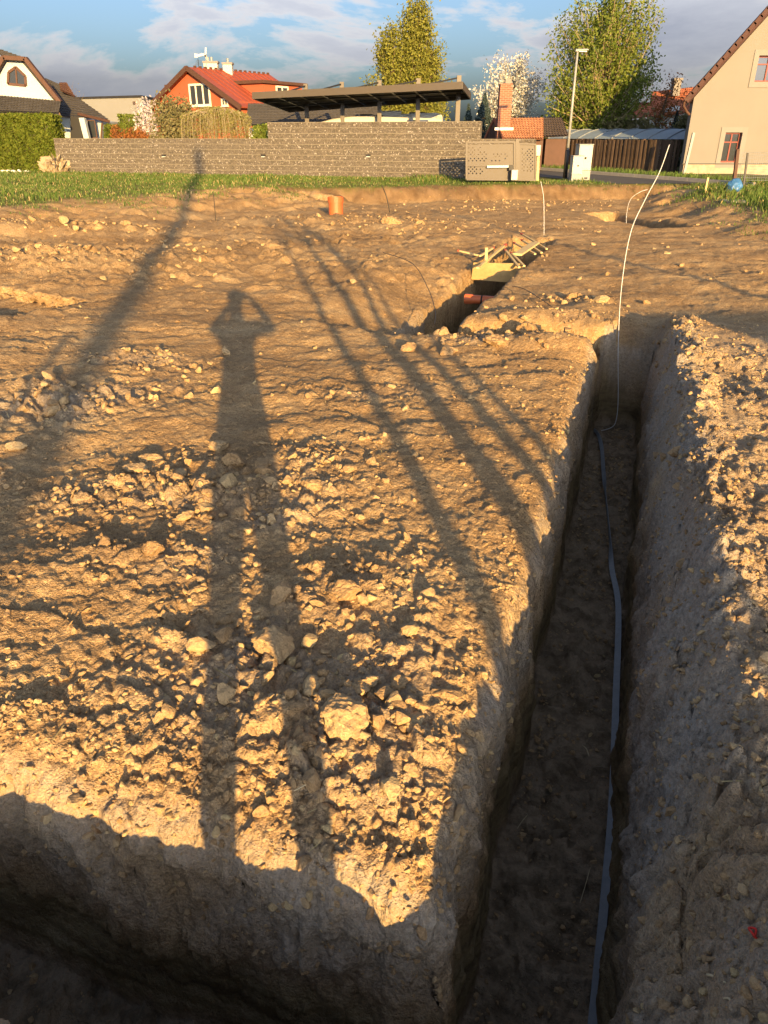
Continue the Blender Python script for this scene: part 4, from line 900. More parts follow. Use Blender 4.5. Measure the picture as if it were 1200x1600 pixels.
MB().tube([lb + Vector((0, 0, 1.0)), Vector((lb.x, lb.y, ltop))], [.055, .038], 12).build('pole', M['lamp_grey'], lt, smooth=True)
lc = Vector((lb.x, lb.y, ltop)); MB().hexa([lc + Vector((-.10, -.08, -.02)), lc + Vector((.40, -.09, .03)), lc + Vector((.40, .09, .03)), lc + Vector((-.10, .08, -.02))], [lc + Vector((-.08, -.05, .07)), lc + Vector((.36, -.06, .08)), lc + Vector((.36, .06, .08)), lc + Vector((-.08, .05, .07))]).build('lamp_head', M['lamp_grey'], lt, bevel=.015)
MB().box((lc.x + .05, lc.y - .06, lc.z - .025), (lc.x + .33, lc.y + .06, lc.z + .0)).build('lens', M['white_metal'], lt)

# ------------------------------------------------------------------ roofs, windows
M['tile_dark'] = pmat('dark_concrete_tile', (0.048, 0.045, 0.044), .8, .35, 3, bump=.2); M['tile_red'] = pmat('red_clay_tile', (0.30, 0.105, 0.055), .85, .45, 5, bump=.2)
M['tile_old'] = pmat('weathered_tile', (0.29, 0.135, 0.075), .9, .55, 8, bump=.3); M['metal_red'] = pmat('red_metal_roof', (0.25, 0.058, 0.030), .5, .12, 2, spec=.4); M['tile_black'] = pmat('black_brown_tile', (0.055, 0.042, 0.038), .85, .4, 6)
M['tile_verge'] = pmat('maroon_verge_tile', (0.050, 0.020, 0.016), .7, .25, 5)
M['white_wall'] = pmat('white_render', (0.38, 0.42, 0.43), .9, .06, 1.5); M['orange_wall'] = pmat('orange_render', (0.33, 0.088, 0.042), .9, .08, 1.2)
M['beige_wall'] = pmat('grey_beige_render', (0.20, 0.20, 0.19), .9, .06, .8); M['cream_wall'] = pmat('cream_render', (0.180, 0.168, 0.150), .92, .07, .9, bump=.1, bscale=40); M['trim'] = pmat('ochre_grey_trim', (0.20, 0.185, 0.17), .9, .08, 2)
M['plinth'] = pmat('stone_plinth', (0.32, 0.26, 0.19), .9, .35, 5); M['brown_trim'] = pmat('dark_brown_timber', (0.075, 0.038, 0.026), .7, .2, 6); M['white_frame'] = pmat('white_window_frame', (0.68, 0.64, 0.54), .5)
M['red_frame'] = pmat('maroon_window_frame', (0.16, 0.025, 0.018), .5, .1, 8); M['glass'] = glassmat('window_glass'); M['curtain'] = pmat('net_curtain', (.5, .47, .42), .9, .1, 8)
M['brick'] = None
def brick_mat():
    m = bpy.data.materials.new('red_brick'); m.use_nodes = True; t = m.node_tree; b = t.nodes['Principled BSDF']; tcn = nd(t, 'ShaderNodeTexCoord'); br = nd(t, 'ShaderNodeTexBrick')
    mp3 = nd(t, 'ShaderNodeMapping'); mp3.inputs['Rotation'].default_value = (R(90), 0, 0); t.links.new(tcn.outputs['Object'], mp3.inputs[0]); t.links.new(mp3.outputs[0], br.inputs['Vector'])
    br.inputs['Scale'].default_value = 2.1; br.inputs['Color1'].default_value = (.27, .088, .048, 1); br.inputs['Color2'].default_value = (.19, .06, .035, 1); br.inputs['Mortar'].default_value = (.24, .19, .14, 1); br.inputs['Mortar Size'].default_value = .02
    br.inputs['Brick Width'].default_value = .5; br.inputs['Row Height'].default_value = .16
    t.links.new(br.outputs[0], b.inputs['Base Color']); b.inputs['Roughness'].default_value = .9; return m
M['brick'] = brick_mat()
def tiled(name, A, B, C, D, rows, cols, mat, parent, th=.05, wave=.03):
    """roof plane: A-B along the eave, D-C along the ridge; stepped rows, waved columns"""
    A, B, C, D = map(Vector, (A, B, C, D)); n = (B - A).cross(D - A).normalized()
    if n.z < 0: n = -n
    m = MB(); R_ = []
    sub = 3; nc = cols * sub
    for r in range(rows):
        for e, up in ((0.0, th), (1.0, .0)):
            t = (r + e) / rows
            R_.append([(A * (1 - s) + B * s) * (1 - t) + (D * (1 - s) + C * s) * t + n * (up + wave * (.5 + .5 * math.cos(2 * math.pi * s * cols))) for s in np.linspace(0, 1, nc + 1)])
    m.grid(R_); m.face([A, B, C, D]); return m.build(name, mat, parent)
def slab(name, A, B, C, D, th, mat, parent):
    A, B, C, D = map(Vector, (A, B, C, D)); n = (B - A).cross(D - A).normalized(); n = n if n.z > 0 else -n
    return MB().hexa([A - n * th, B - n * th, C - n * th, D - n * th], [A, B, C, D]).build(name, mat, parent)
def window(parent, O, ex, ez, en, w, h, cols=2, rows=1, fm='white_frame', fw=.07, sill=True, glass='glass', depth=.05):
    """window with its lower left corner at O; ex, ez, en: right, up and outward unit vectors"""
    O, ex, ez, en = map(Vector, (O, ex, ez, en)); P = lambda a, b, c: O + ex * a + ez * b + en * c
    def blk(m, a0, a1, b0, b1, c0, c1): return m.hexa([P(a0, b0, c0), P(a1, b0, c0), P(a1, b0, c1), P(a0, b0, c1)], [P(a0, b1, c0), P(a1, b1, c0), P(a1, b1, c1), P(a0, b1, c1)])
    m = MB()
    for a in (0, w - fw): blk(m, a, a + fw, 0, h, -.02, depth)
    for b in (0, h - fw): blk(m, fw + .001, w - fw - .001, b, b + fw, -.02, depth - .002)
    for i in range(1, cols): blk(m, w * i / cols - fw * .45, w * i / cols + fw * .45, fw + .001, h - fw - .001, -.02, depth - .006)
    for j in range(1, rows): blk(m, fw + .001, w - fw - .001, h * (.68 if rows == 2 else j / rows) - fw * .4, h * (.68 if rows == 2 else j / rows) + fw * .4, -.02, depth - .009)
    f = m.build('window', M[fm], parent)
    xs = [fw] + [w * i / cols for i in range(1, cols)] + [w - fw]; ys = [fw] + ([h * .68] if rows == 2 else []) + [h - fw]
    for i in range(len(xs) - 1):
        for j in range(len(ys) - 1): MB().face([P(xs[i], ys[j], .006), P(xs[i + 1], ys[j], .006), P(xs[i + 1], ys[j + 1], .006), P(xs[i], ys[j + 1], .006)]).build('pane', M[glass], f)
    if sill: blk(MB(), -.05, w + .05, -.05, -.002, -.02, depth + .07).build('sill', M[fm], f)
    return f
EX, EZ, EN = Vector((1, 0, 0)), Vector((0, 0, 1)), Vector((0, -1, 0))

# left house: white gable under a dark half-hipped roof, porch roof in front, side wing
hb = at(30, 240, 47); hb.z = GZ; lh = thing('gabled_house', 'white house with dark half-hipped tile roof behind the hedge', 'house', hb)
YF = 47.0; P = lambda px, py, dy=0: at(px, py, YF + dy)
rv = Vector((-.95, .75, 0)).normalized() * 8
gpoly = [P(-60, 215), P(-60, 176), P(-18, 152), P(12, 94), P(42, 94), P(90, 160), P(90, 215)]
MB().prism(gpoly, rv * .95).build('wall', M['white_wall'], lh)
def band(pts, w, name):
    m = MB()
    for a, b in zip(pts[:-1], pts[1:]): m.bar(a, b, .30, w)
    return m.build(name, M['brown_trim'], lh)
off = Vector((0, -.35, 0))
band([P(-24, 152) + off, P(11, 90) + off], .22, 'verge_board'); band([P(44, 92) + off, P(98, 160) + off], .22, 'verge_board'); band([P(11, 91) + off, P(44, 93) + off], .2, 'eave_board')
tiled('hip_tile_roof', P(11, 91) + off, P(44, 93) + off, P(9, 70) + rv * .22 + Vector((.1, 0, 0)), P(7, 70) + rv * .22, 8, 9, M['tile_dark'], lh)
tiled('tile_roof', P(98, 159) + off, P(98, 159) + rv, P(8, 69) + rv, P(44, 93) + off, 14, 16, M['tile_dark'], lh)
tiled('tile_roof', P(-24, 152) + off, P(-24, 152) + rv, P(6, 69) + rv, P(11, 91) + off, 14, 16, M['tile_dark'], lh)
tiled('porch_tile_roof', P(-70, 172, -2.0), P(92, 178, -2.0), P(96, 158, -.36), P(-70, 143, -.36), 9, 34, M['tile_dark'], lh)
MB().bar(P(-70, 177, -2.0), P(94, 182, -2.0), .10, .16).build('gutter_board', M['brown_trim'], lh)
w_ = P(14, 134); wm = MB()   # five-sided attic window
pw = [P(13, 131) + Vector((0, -.02, 0)), P(41, 134) + Vector((0, -.02, 0)), P(40, 119) + Vector((0, -.02, 0)), P(25, 105) + Vector((0, -.02, 0)), P(14, 113) + Vector((0, -.02, 0))]
wf = MB()
for a, b in zip(pw, pw[1:] + pw[:1]): wf.bar(a, b, .12, .12)
wf.bar((pw[0] + pw[1]) / 2, pw[3], .08, .08)
f_ = wf.build('window', M['brown_trim'], lh); MB().face(pw).build('pane', M['glass'], f_)
# wing to the right
tiled('wing_tile_roof', P(96, 182, 1), P(170, 188, 2.5), P(88, 130, 6.5), P(70, 122, 6.0), 16, 16, M['tile_dark'], lh)
MB().prism([P(90, 215, 1.2), P(158, 218, 2.4), P(158, 190, 2.4), P(90, 182, 1.2)], (0, 4, 0)).build('wing_wall', M['white_wall'], lh)
MB().bar(P(122, 178, .6), P(171, 190, 2.3), .10, .14).build('gutter_board', M['brown_trim'], lh)
MB().prism([P(110, 216, .9), P(129, 217, .9), P(129, 183, .9), P(110, 181, .9)], (0, .2, 0)).build('opening_shade_slab', M['black'], lh)  # solid black slab standing in for the shade inside the opening
MB().prism([P(131, 217, .4), P(139, 217, .4), P(131, 184, .4), P(123, 184, .4)], (0, .35, 0)).build('slanted_pillar', M['white_wall'], lh)
window(lh, P(141, 216, 1.6), EX, EZ, EN, .45, .95, 1, 1, 'brown_trim', .05, False)
MB().tube([P(160, 192, 1.9), P(159, 197, 1.9), P(158, 216, 1.9)], .05, 8).build('downpipe', M['brown_trim'], lh)
tiled('dormer_roof', P(95, 142, 4.0), P(117, 152, 4.5), P(103, 129, 5), P(92, 129, 5), 5, 5, M['brown_trim'], lh)

# grey flat-roofed building
gb = at(190, 230, 76); gb.z = GZ; fb = thing('flat_roofed_building', 'beige flat-roofed building between the two houses', 'building', gb)
A, B, C = at(110, 155, 78), at(221, 152, 75), at(246, 157, 80)
for a, b in ((A, B), (B, C)): MB().hexa([(a.x, a.y, 0), (b.x, b.y, 0), (b.x, b.y + .4, 0), (a.x, a.y + .4, 0)], [(a.x, a.y, a.z), (b.x, b.y, b.z), (b.x, b.y + .4, b.z), (a.x, a.y + .4, a.z)]).build('wall', M['beige_wall'], fb)
MB().hexa([A + Vector((-.1, -.1, 0)), B + Vector((0, -.15, 0)), C + Vector((.2, 0, 0)), A + Vector((0, 12, 0))], [A + Vector((-.1, -.1, .16)), B + Vector((0, -.15, .16)), C + Vector((.2, 0, .16)), A + Vector((0, 12, .16))]).build('roof_edge', M['anthracite'], fb)
window(fb, at(231, 186, 76.7), (B - C).normalized() * -1, EZ, EN, .7, .9, 1, 1, 'white_frame', .08, False); window(fb, at(208, 163, 75.2), EX, EZ, EN, .22, .22, 1, 1, 'brown_trim', .05, False)

# orange house
cx = at(299, 105, 58); g_ = Vector((.80, -.60, 0)); r_ = Vector((.55, .835, 0)).normalized(); AZ = cx.z; HWD = 4.5; EZ_ = 3.55
c0 = Vector((cx.x, cx.y, 0)); oh = thing('orange_house', 'orange rendered house with red metal roof and two cream chimneys', 'house', c0 + Vector((0, 0, GZ)))
V3 = lambda base, z: Vector((base.x, base.y, z))
Lp, Rp = c0 - g_ * HWD, c0 + g_ * HWD
MB().prism([V3(Lp, 0), V3(Rp, 0), V3(Rp, EZ_), V3(c0, AZ - .15), V3(Lp, EZ_)], r_ * 7.6).build('wall', M['orange_wall'], oh)
for s, E in ((1, c0 + g_ * (HWD + .45)), (-1, c0 - g_ * (HWD + .45))):
    ez = EZ_ - .23; fo = -r_ * .45
    slab('roof_plane', V3(E, ez) + fo, V3(E, ez) + r_ * 7.9, V3(c0, AZ) + r_ * 7.9, V3(c0, AZ) + fo, .10, M['metal_red'], oh)
    MB().bar(V3(E, ez - .07) + fo * 1.06, V3(c0, AZ - .07) + fo * 1.06, .08, .30).build('verge_board', M['brown_trim'], oh)
    if s > 0:
        for k in range(1, 14):
            m_ = r_ * (7.9 * k / 14); MB().bar(V3(E, ez + .02) + m_, V3(c0, AZ + .02) + m_, .05, .05).build('standing_seam', M['metal_red'], oh)
for k in range(16): q = (k + .5) / 16; MB().bar(V3(c0 + r_ * 7.9 * q, AZ + .05), V3(c0 + r_ * (7.9 * q + .16), AZ + .05), .14, .12).build('ridge_cap', M['brown_trim'], oh)
for (px, py0, Y, w, d, top) in ((331, 112, 60.3, .95, .6, 99), (358, 124, 60.6, .62, .6, 101)):
    b = at(px, py0, Y); tz = at(px, top, Y).z; ch = MB().box((b.x - w / 2, b.y - d / 2, b.z - 1.0), (b.x + w / 2, b.y + d / 2, tz)).build('chimney', M['cream_box'], oh)
    MB().box((b.x - w / 2 - .06, b.y - d / 2 - .06, tz), (b.x + w / 2 + .06, b.y + d / 2 + .06, tz + .12)).build('cap', M['trim'], ch)
    for kx in (-.2, .05) if w > .8 else (0,): MB().tube([(b.x + kx, b.y, tz + .1), (b.x + kx, b.y, tz + .38)], .09, 8).build('flue', M['galv'], ch)
up = Vector((0, 0, 1)); out_ = -r_
window(oh, V3(c0 - g_ * .45, at(305, 166, 57.6).z) + out_ * .02, g_, EZ, out_, 2.1, 1.35, 3, 1, 'white_frame', .12)
window(oh, V3(c0 + g_ * 2.7, at(346, 166, 56.2).z) + out_ * .02, g_, EZ, out_, .62, .46, 2, 1, 'white_frame', .09)
# dormers
def dormer(a, bb, zb, zt, dv, nm):
    MB().hexa([V3(a, zb), V3(bb, zb), V3(bb, zb) + dv, V3(a, zb) + dv], [V3(a, zt), V3(bb, zt), V3(bb, zt) + dv, V3(a, zt) + dv]).build(nm, M['orange_wall'], oh)
    e = (bb - a).normalized() * .25; f = dv.normalized() * .25
    MB().hexa([V3(a - e - f, zt), V3(bb + e - f, zt), V3(bb + e, zt) + dv, V3(a - e, zt) + dv], [V3(a - e - f, zt + .18), V3(bb + e - f, zt + .18), V3(bb + e, zt + .22) + dv, V3(a - e, zt + .22) + dv]).build('dormer_roof', M['brown_trim'], oh)
d0 = c0 + g_ * 4.2 + r_ * 2.6; dormer(d0, d0 + r_ * 4.2, EZ_ - .1, AZ - .95, -g_ * 3.2, 'dormer_wall')
window(oh, V3(d0 + r_ * 1.3, EZ_ + .35) + g_ * .02, r_, EZ, g_, 1.3, .8, 2, 1, 'white_frame', .1)
d1 = c0 - g_ * 4.4 + r_ * 1.6; dormer(d1, d1 + r_ * 3.2, EZ_ - .1, AZ - 1.0, g_ * 3.0, 'dormer_wall')
tb = at(322, 103, 60); wt = thing('wind_turbine', 'small white wind turbine on a mast above the orange house', 'wind turbine', tb)
MB().tube([tb, at(322, 92, 60), at(319, 84, 60)], .035, 6).build('mast', M['galv'], wt); hubp = at(319, 85, 60)
MB().bar(hubp, at(309, 87, 60), .10, .14).build('nacelle', M['white_metal'], wt); MB().prism([at(304, 83.5, 60), at(311, 85, 60), at(311, 89, 60), at(304, 90, 60)], (0, .04, 0)).build('tail_vane', M['white_metal'], wt)
for k in range(3):
    a = k * 2.094 + .4; MB().bar(hubp + Vector((.1, 0, 0)), hubp + Vector((.12, math.sin(a) * .45, math.cos(a) * .45)), .10, .03).build('blade', M['white_metal'], wt)
an = at(311, 110, 59); at_ = thing('tv_antenna', 'thin aerial on the ridge of the orange house', 'antenna', an); MB().tube([an + Vector((0, 0, -.3)), an + Vector((0, 0, .7))], .02, 5).build('mast', M['anthracite'], at_)
for k in range(4): MB().bar(an + Vector((-.25 + .02 * k, .1 * k, .35 + .08 * k)), an + Vector((.25 - .02 * k, .1 * k, .35 + .08 * k)), .02).build('element', M['anthracite'], at_)

# low house with a dark roof behind the carport
db = at(490, 230, 45); db.z = GZ; dh = thing('low_house', 'low house with a dark tiled roof behind the carport', 'house', db)
tiled('tile_roof', at(384, 197, 43), at(600, 196, 43), at(590, 163, 47), at(388, 162, 47), 14, 40, M['tile_dark'], dh)
tiled('tile_roof', at(384, 197, 43) + Vector((0, 8, 0)), at(600, 196, 43) + Vector((0, 8, 0)), at(590, 163, 47), at(388, 162, 47), 8, 20, M['tile_dark'], dh)
a, b = at(388, 199, 43.4), at(596, 199, 43.4); MB().box((a.x, 43.4, 0), (b.x, 50.5, a.z - .02)).build('wall', M['white_wall'], dh)

# carport and motorhome behind the wall
cpb = at(590, 240, 40); cpb.z = GZ; cp = thing('carport', 'grey steel carport with flat roof above the motorhome', 'carport', cpb)
NL, NR, FR, FL = at(395, 151, 36.5), at(722, 135, 34), at(735, 152, 38.2), at(452, 172.5, 41.5)
def rp(s, t, dz=0.0): return (NL * (1 - s) + NR * s) * (1 - t) + (FL * (1 - s) + FR * s) * t + Vector((0, 0, dz))
for a, b in (((0, 0), (1, 0)), ((1, 0), (1, 1)), ((0, 1), (1, 1)), ((0, 0), (0, 1))): MB().bar(rp(*a, .04), rp(*b, .04), .06, .26).build('fascia', M['metal_brown'], cp)
for k in range(1, 9): MB().bar(rp(k / 9, .01), rp(k / 9, .99), .10, .06).build('rafter', M['anthracite'], cp)
for k in range(1, 3): MB().bar(rp(.004, k / 3, -.02), rp(.996, k / 3, -.02), .10, .07).build('purlin', M['anthracite'], cp)
M['poly'] = pmat('smoky_polycarbonate', (.07, .065, .06), .9, .1, 2)
for i in range(9): MB().hexa([rp(i / 9 + .001, .0, .10), rp((i + 1) / 9 - .001, .0, .10), rp((i + 1) / 9 - .001, 1, .10), rp(i / 9 + .001, 1, .10)], [rp(i / 9 + .001, .0, .115), rp((i + 1) / 9 - .001, .0, .115), rp((i + 1) / 9 - .001, 1, .115), rp(i / 9 + .001, 1, .115)]).build('roof_panel', M['poly'], cp)
for i, (px, pt) in enumerate(((481, 131), (536, 128), (593, 125.5), (652, 122.5), (713.5, 118))):
    Y = 39.8 - .8 * i * .9; b = at(px, 215, Y); tz = at(px, pt, Y).z
    MB().bar((b.x, Y, GZ), (b.x, Y, tz), .19).build('post', M['metal_brown'], cp)
    e = rp((px - 395) / 340 - .16, .25, .2); MB().bar((b.x, Y, tz - .08), e, .06).build('strut', M['anthracite'], cp)
mb_ = at(600, 240, 39.5); mb_.z = GZ; mh = thing('motorhome', 'cream motorhome under the carport, only its roof above the wall', 'motorhome', mb_)
MY = 39.0; prof = [(492, 236), (492, 199), (497, 194), (503, 190), (520, 185.5), (548, 181.5), (590, 179.5), (640, 177.5), (680, 176), (689, 178), (695, 184), (697, 192), (697, 236)]
bd = MB().prism([at(x, y, MY) for x, y in prof], (0, 2.2, 0)).build('body', M['cream_box'], mh, bevel=.12)
v0, v1 = at(592, 178.5, MY + 1), at(627, 173.5, MY + 1); MB().box((v0.x, MY + .6, v0.z - .15), (v1.x, MY + 1.5, v1.z)).build('roof_vent', M['cream_box'], mh, bevel=.05)
v0, v1 = at(563, 181, MY + .9), at(582, 178.5, MY + .9); MB().box((v0.x, MY + .5, v0.z - .1), (v1.x, MY + 1.2, v1.z)).build('roof_light', M['black'], mh, bevel=.02)
v0, v1 = at(640, 177.5, MY + .5), at(664, 175.3, MY + .5); MB().box((v0.x, MY + .3, v0.z - .1), (v1.x, MY + 1.2, v1.z)).build('solar_panel', M['black'], mh, bevel=.02)
MB().prism([at(636, 191, MY) + Vector((0, -.02, 0)), at(669, 190, MY) + Vector((0, -.02, 0)), at(669, 187, MY) + Vector((0, -.02, 0)), at(636, 187.5, MY) + Vector((0, -.02, 0))], (0, .06, 0)).build('side_window', M['glass'], mh)
MB().prism([at(679, 184, MY) + Vector((0, -.02, 0)), at(694, 187, MY) + Vector((0, -.02, 0)), at(692, 183, MY) + Vector((0, -.02, 0)), at(681, 181, MY) + Vector((0, -.02, 0))], (0, .05, 0)).build('rear_lamp', M['greybox'], mh)
for px in (525, 660):
    c = at(px, 236, MY - .0); MB().tube([(c.x, MY - .05, GZ + .34), (c.x, MY + .2, GZ + .34)], .34, 20).build('wheel', M['pipe_in'], mh)
# brick chimney shed and neighbour
sb = at(800, 240, 41); sb.z = GZ; sh_ = thing('tiled_shed', 'old shed with weathered red tiles behind the gate', 'shed', sb)
tiled('tile_roof', at(786, 218, 39.5), at(849, 218, 39.5), at(849, 184, 41.8), at(772, 185, 41.8), 12, 16, M['tile_old'], sh_, .04, .05)
tiled('tile_roof', at(757, 217, 43.5), at(849, 216, 44), at(849, 184, 41.8), at(772, 185, 41.8), 8, 16, M['tile_old'], sh_, .04, .05)
for k in range(7):
    s0, s1 = k / 7, (k + .94) / 7; a0, a1 = at(758 + 28 * s0, 218, 43 - 3.3 * s0), at(758 + 28 * s1, 218, 43 - 3.3 * s1)
    tp = lambda s, a: at(758, 218, 41).z + (at(772, 187, 41.8).z - at(758, 218, 41).z) * (1 - abs(s - .5) * 2)
    MB().hexa([(a0.x, a0.y, GZ), (a1.x, a1.y, GZ), (a1.x + .05, a1.y + .05, GZ), (a0.x + .05, a0.y + .05, GZ)], [(a0.x, a0.y, tp(s0, a0)), (a1.x, a1.y, tp(s1, a1)), (a1.x + .05, a1.y + .05, tp(s1, a1)), (a0.x + .05, a0.y + .05, tp(s0, a0))]).build('gable_board', M['brown_trim'], sh_)
a, b = at(788, 219, 39.9), at(849, 219, 39.9); MB().box((a.x, 39.9, 0), (b.x, 43.3, a.z)).build('wall', M['brown_trim'], sh_)
MB().bar(at(757, 218, 43.2), at(772, 186, 41.7), .06, .16).build('verge_board', M['tile_red'], sh_); MB().bar(at(786, 218.5, 39.45), at(772, 186, 41.7), .06, .16).build('verge_board', M['tile_red'], sh_)
c = at(786, 200, 40.6); ct = at(786, 131, 40.6).z
chn = MB().hexa([(c.x - .31, 40.3, c.z - .6), (c.x + .31, 40.3, c.z - .6), (c.x + .31, 40.9, c.z - .6), (c.x - .31, 40.9, c.z - .6)], [(c.x - .29, 40.32, ct), (c.x + .29, 40.32, ct), (c.x + .29, 40.88, ct), (c.x - .29, 40.88, ct)]).build('chimney', M['brick'], sh_)
MB().box((c.x - .05, 40.45, ct), (c.x + .24, 40.75, ct + .2)).build('chimney_pot', M['trim'], chn); MB().box((c.x - .45, 40.22, c.z - .1), (c.x + .45, 40.28, c.z + .02)).build('flashing', M['white_metal'], chn)
nb = at(865, 240, 42); nb.z = GZ; ns = thing('dark_roofed_shed', 'low shed with a blackish tile roof beside the tiled shed', 'shed', nb)
tiled('tile_roof', at(850, 215, 40.5), at(888, 213, 40.5), at(877, 184, 43), at(850, 184, 43), 11, 8, M['tile_black'], ns, .04, .05)
a, b = at(850, 217, 40.9), at(885, 217, 40.9); MB().box((a.x + .1, 40.9, 0), (b.x, 44, a.z)).build('wall', M['brown_trim'], ns)

# board fence along the road
F0, F1 = Vector((7.9, 45.2, 0)), Vector((12.95, 36.4, 0)); fl = (F1 - F0).length; fd = (F1 - F0) / fl; fn = Vector((fd.y, -fd.x, 0))
if fn.y > 0: fn = -fn
bf = thing('board_fence', 'dark weathered vertical board fence along the far side of the road', 'fence', F0 + Vector((0, 0, GZ)))
M['board'] = pmat('weathered_dark_board', (0.075, 0.050, 0.034), .9, .45, 3, bump=.2, rand=.35)
bme = bpy.data.meshes.new('board'); bb_ = MB().hexa([(0, 0, 0), (.118, 0, 0), (.118, .025, 0), (0, .025, 0)], [(0, 0, 1), (.118, 0, 1), (.118, .025, 1), (0, .025, 1)]); bme.from_pydata(bb_.v, [], bb_.f); bme.materials.append(M['board'])
nB = int(fl / .128); ang = math.atan2(fd.y, fd.x)
for i in range(nB):
    o = bpy.data.objects.new('board', bme); COL.objects.link(o); o.parent = bf
    p = fd * (i * .128) + fn * (.035 * (i % 2) + random.uniform(0, .008)); o.location = (p.x, p.y, .06); o.rotation_euler = (random.uniform(-.015, .015), random.uniform(-.012, .012), ang); o.scale = (random.uniform(.92, 1.0), 1, 1.29 + random.uniform(-.03, .03))
for z in (.45, 1.15): MB().bar(F0 - fn * .04 + Vector((0, 0, GZ + z)), F1 - fn * .04 + Vector((0, 0, GZ + z)), .05, .08).build('rail', M['board'], bf)
for i in range(6): p = F0 + fd * (fl * i / 5) - fn * .1; MB().bar((p.x, p.y, 0), (p.x, p.y, GZ + 1.38), .10).build('post', M['board'], bf)
M['arch'] = pmat('blue_grey_corrugated_roof', (.20, .26, .31), .5, .12, 3, spec=.4)
gh = thing('tunnel_shed', 'shed with a curved blue-grey sheet roof behind the board fence', 'shed', (F0 + F1) / 2 - fn * 2.2 + Vector((0, 0, GZ)))
A0, A1 = F0 + fd * 1.0 - fn * .5, F1 + fd * .1 - fn * .5; W_ = -fn * 3.2
def arch(s, t, up=0): return A0 * (1 - s) + A1 * s + W_ * t + Vector((0, 0, 1.40 + .52 * math.sin(math.pi * (.06 + .88 * t)) + up))
MB().grid([[arch(s, t) for s in np.linspace(0, 1, 20)] for t in np.linspace(0, 1, 14)]).build('curved_roof', M['arch'], gh, smooth=True)
for k in range(9): MB().tube([arch(k / 8, t, .02) for t in np.linspace(0, 1, 12)], .025, 5).build('roof_rib', M['galv'], gh)
for s in (0, 1): MB().face([arch(s, t) for t in np.linspace(0, 1, 12)] + [A0 * (1 - s) + A1 * s + W_, A0 * (1 - s) + A1 * s]).build('end_wall', M['arch'], gh)

# far house with a red roof
qb = at(1040, 230, 62); qb.z = GZ; qh = thing('red_roofed_house', 'distant house with a red tile roof left of the cream house', 'house', qb)
tiled('tile_roof', at(985, 186, 60), at(1085, 176, 58), at(1085, 136, 63), at(1013, 144, 64.5), 14, 22, M['tile_red'], qh)
tiled('tile_roof', at(985, 186, 60) + Vector((1, 9, 0)), at(1085, 176, 58) + Vector((1, 9, 0)), at(1085, 136, 63), at(1013, 144, 64.5), 8, 12, M['tile_red'], qh)
MB().prism([V3(at(990, 187, 60.4), 0), V3(at(1083, 178, 58.5), 0), at(1083, 178, 58.5), at(990, 187, 60.4)], (.8, 7, 0)).build('wall', M['white_wall'], qh)
MB().prism([at(1000, 195, 60), at(1062, 190, 58.8), at(1062, 165, 59.3), at(1050, 165, 59.3)], (0, .1, 0)).build('gable_wall', M['white_wall'], qh)
for px, py0, py1, w, mat in ((1006, 160, 128, .75, 'cream_box'), (1054, 150, 126, .5, 'trim')):
    b = at(px, py0, 62); tz = at(px, py1, 62).z; ch = MB().box((b.x - w / 2, 61.7, b.z), (b.x + w / 2, 62.3, tz)).build('chimney', M[mat], qh); MB().box((b.x - w / 2 - .07, 61.63, tz), (b.x + w / 2 + .07, 62.37, tz + .15)).build('cap', M['trim'], ch)

# cream house on the right
YR = 35.0; X0 = at(1075, 210, YR).x; z_e = 3.02; sl_ = 1.18; X1 = X0 + 9.6; XM = (X0 + X1) / 2; zE = z_e + .35
rb_ = Vector((X0 + 2, YR, GZ)); rh = thing('cream_house', 'cream rendered gable house with maroon roof edge at the right', 'house', rb_)
def wz(x): return zE + min(x - X0, X1 - x) * sl_
lw = (at(1125, 254, YR), Vector((at(1151, 254, YR).x, 0, at(1145, 207, YR).z))); uw = (at(1178, 128, YR), at(1212, 89, YR))
cuts = sorted([X0, lw[0].x, lw[1].x, uw[0].x, uw[0].x + 1.0, XM, X1]); holes = [(lw[0].x, lw[1].x, lw[0].z, lw[1].z), (uw[0].x, uw[0].x + 1.0, uw[0].z, uw[1].z + .05)]
m = MB(); PB = .55
for a, b in zip(cuts[:-1], cuts[1:]):
    mid = (a + b) / 2; hs_ = [h for h in holes if h[0] < mid < h[1]]; z0 = PB
    segs = [(PB, PB, hs_[0][2], hs_[0][2]), (hs_[0][3], hs_[0][3], wz(a), wz(b))] if hs_ else [(PB, PB, wz(a), wz(b))]
    for (p0, p1, q0, q1) in segs: m.hexa([(a, YR, p0), (b, YR, p1), (b, YR + .35, p1), (a, YR + .35, p0)], [(a, YR, q0), (b, YR, q1), (b, YR + .35, q1), (a, YR + .35, q0)])
DK = 5.0
for xa in (X0, X1 - .3): m.hexa([(xa, YR + .351, PB), (xa + .3, YR + .351, PB), (xa + .3 + DK, YR + 10, PB), (xa + DK, YR + 10, PB)], [(xa, YR + .351, zE), (xa + .3, YR + .351, zE), (xa + .3 + DK, YR + 10, zE), (xa + DK, YR + 10, zE)])
m.build('wall', M['cream_wall'], rh)
MB().box((X0 + .02, YR - .03, 0), (X1, YR + .4, PB - .002)).build('plinth', M['plinth'], rh)
MB().bar((X0 - .05, YR - .04, PB + .015), (X1, YR - .04, PB + .015), .05, .04).build('drip_rail', M['anthracite'], rh)
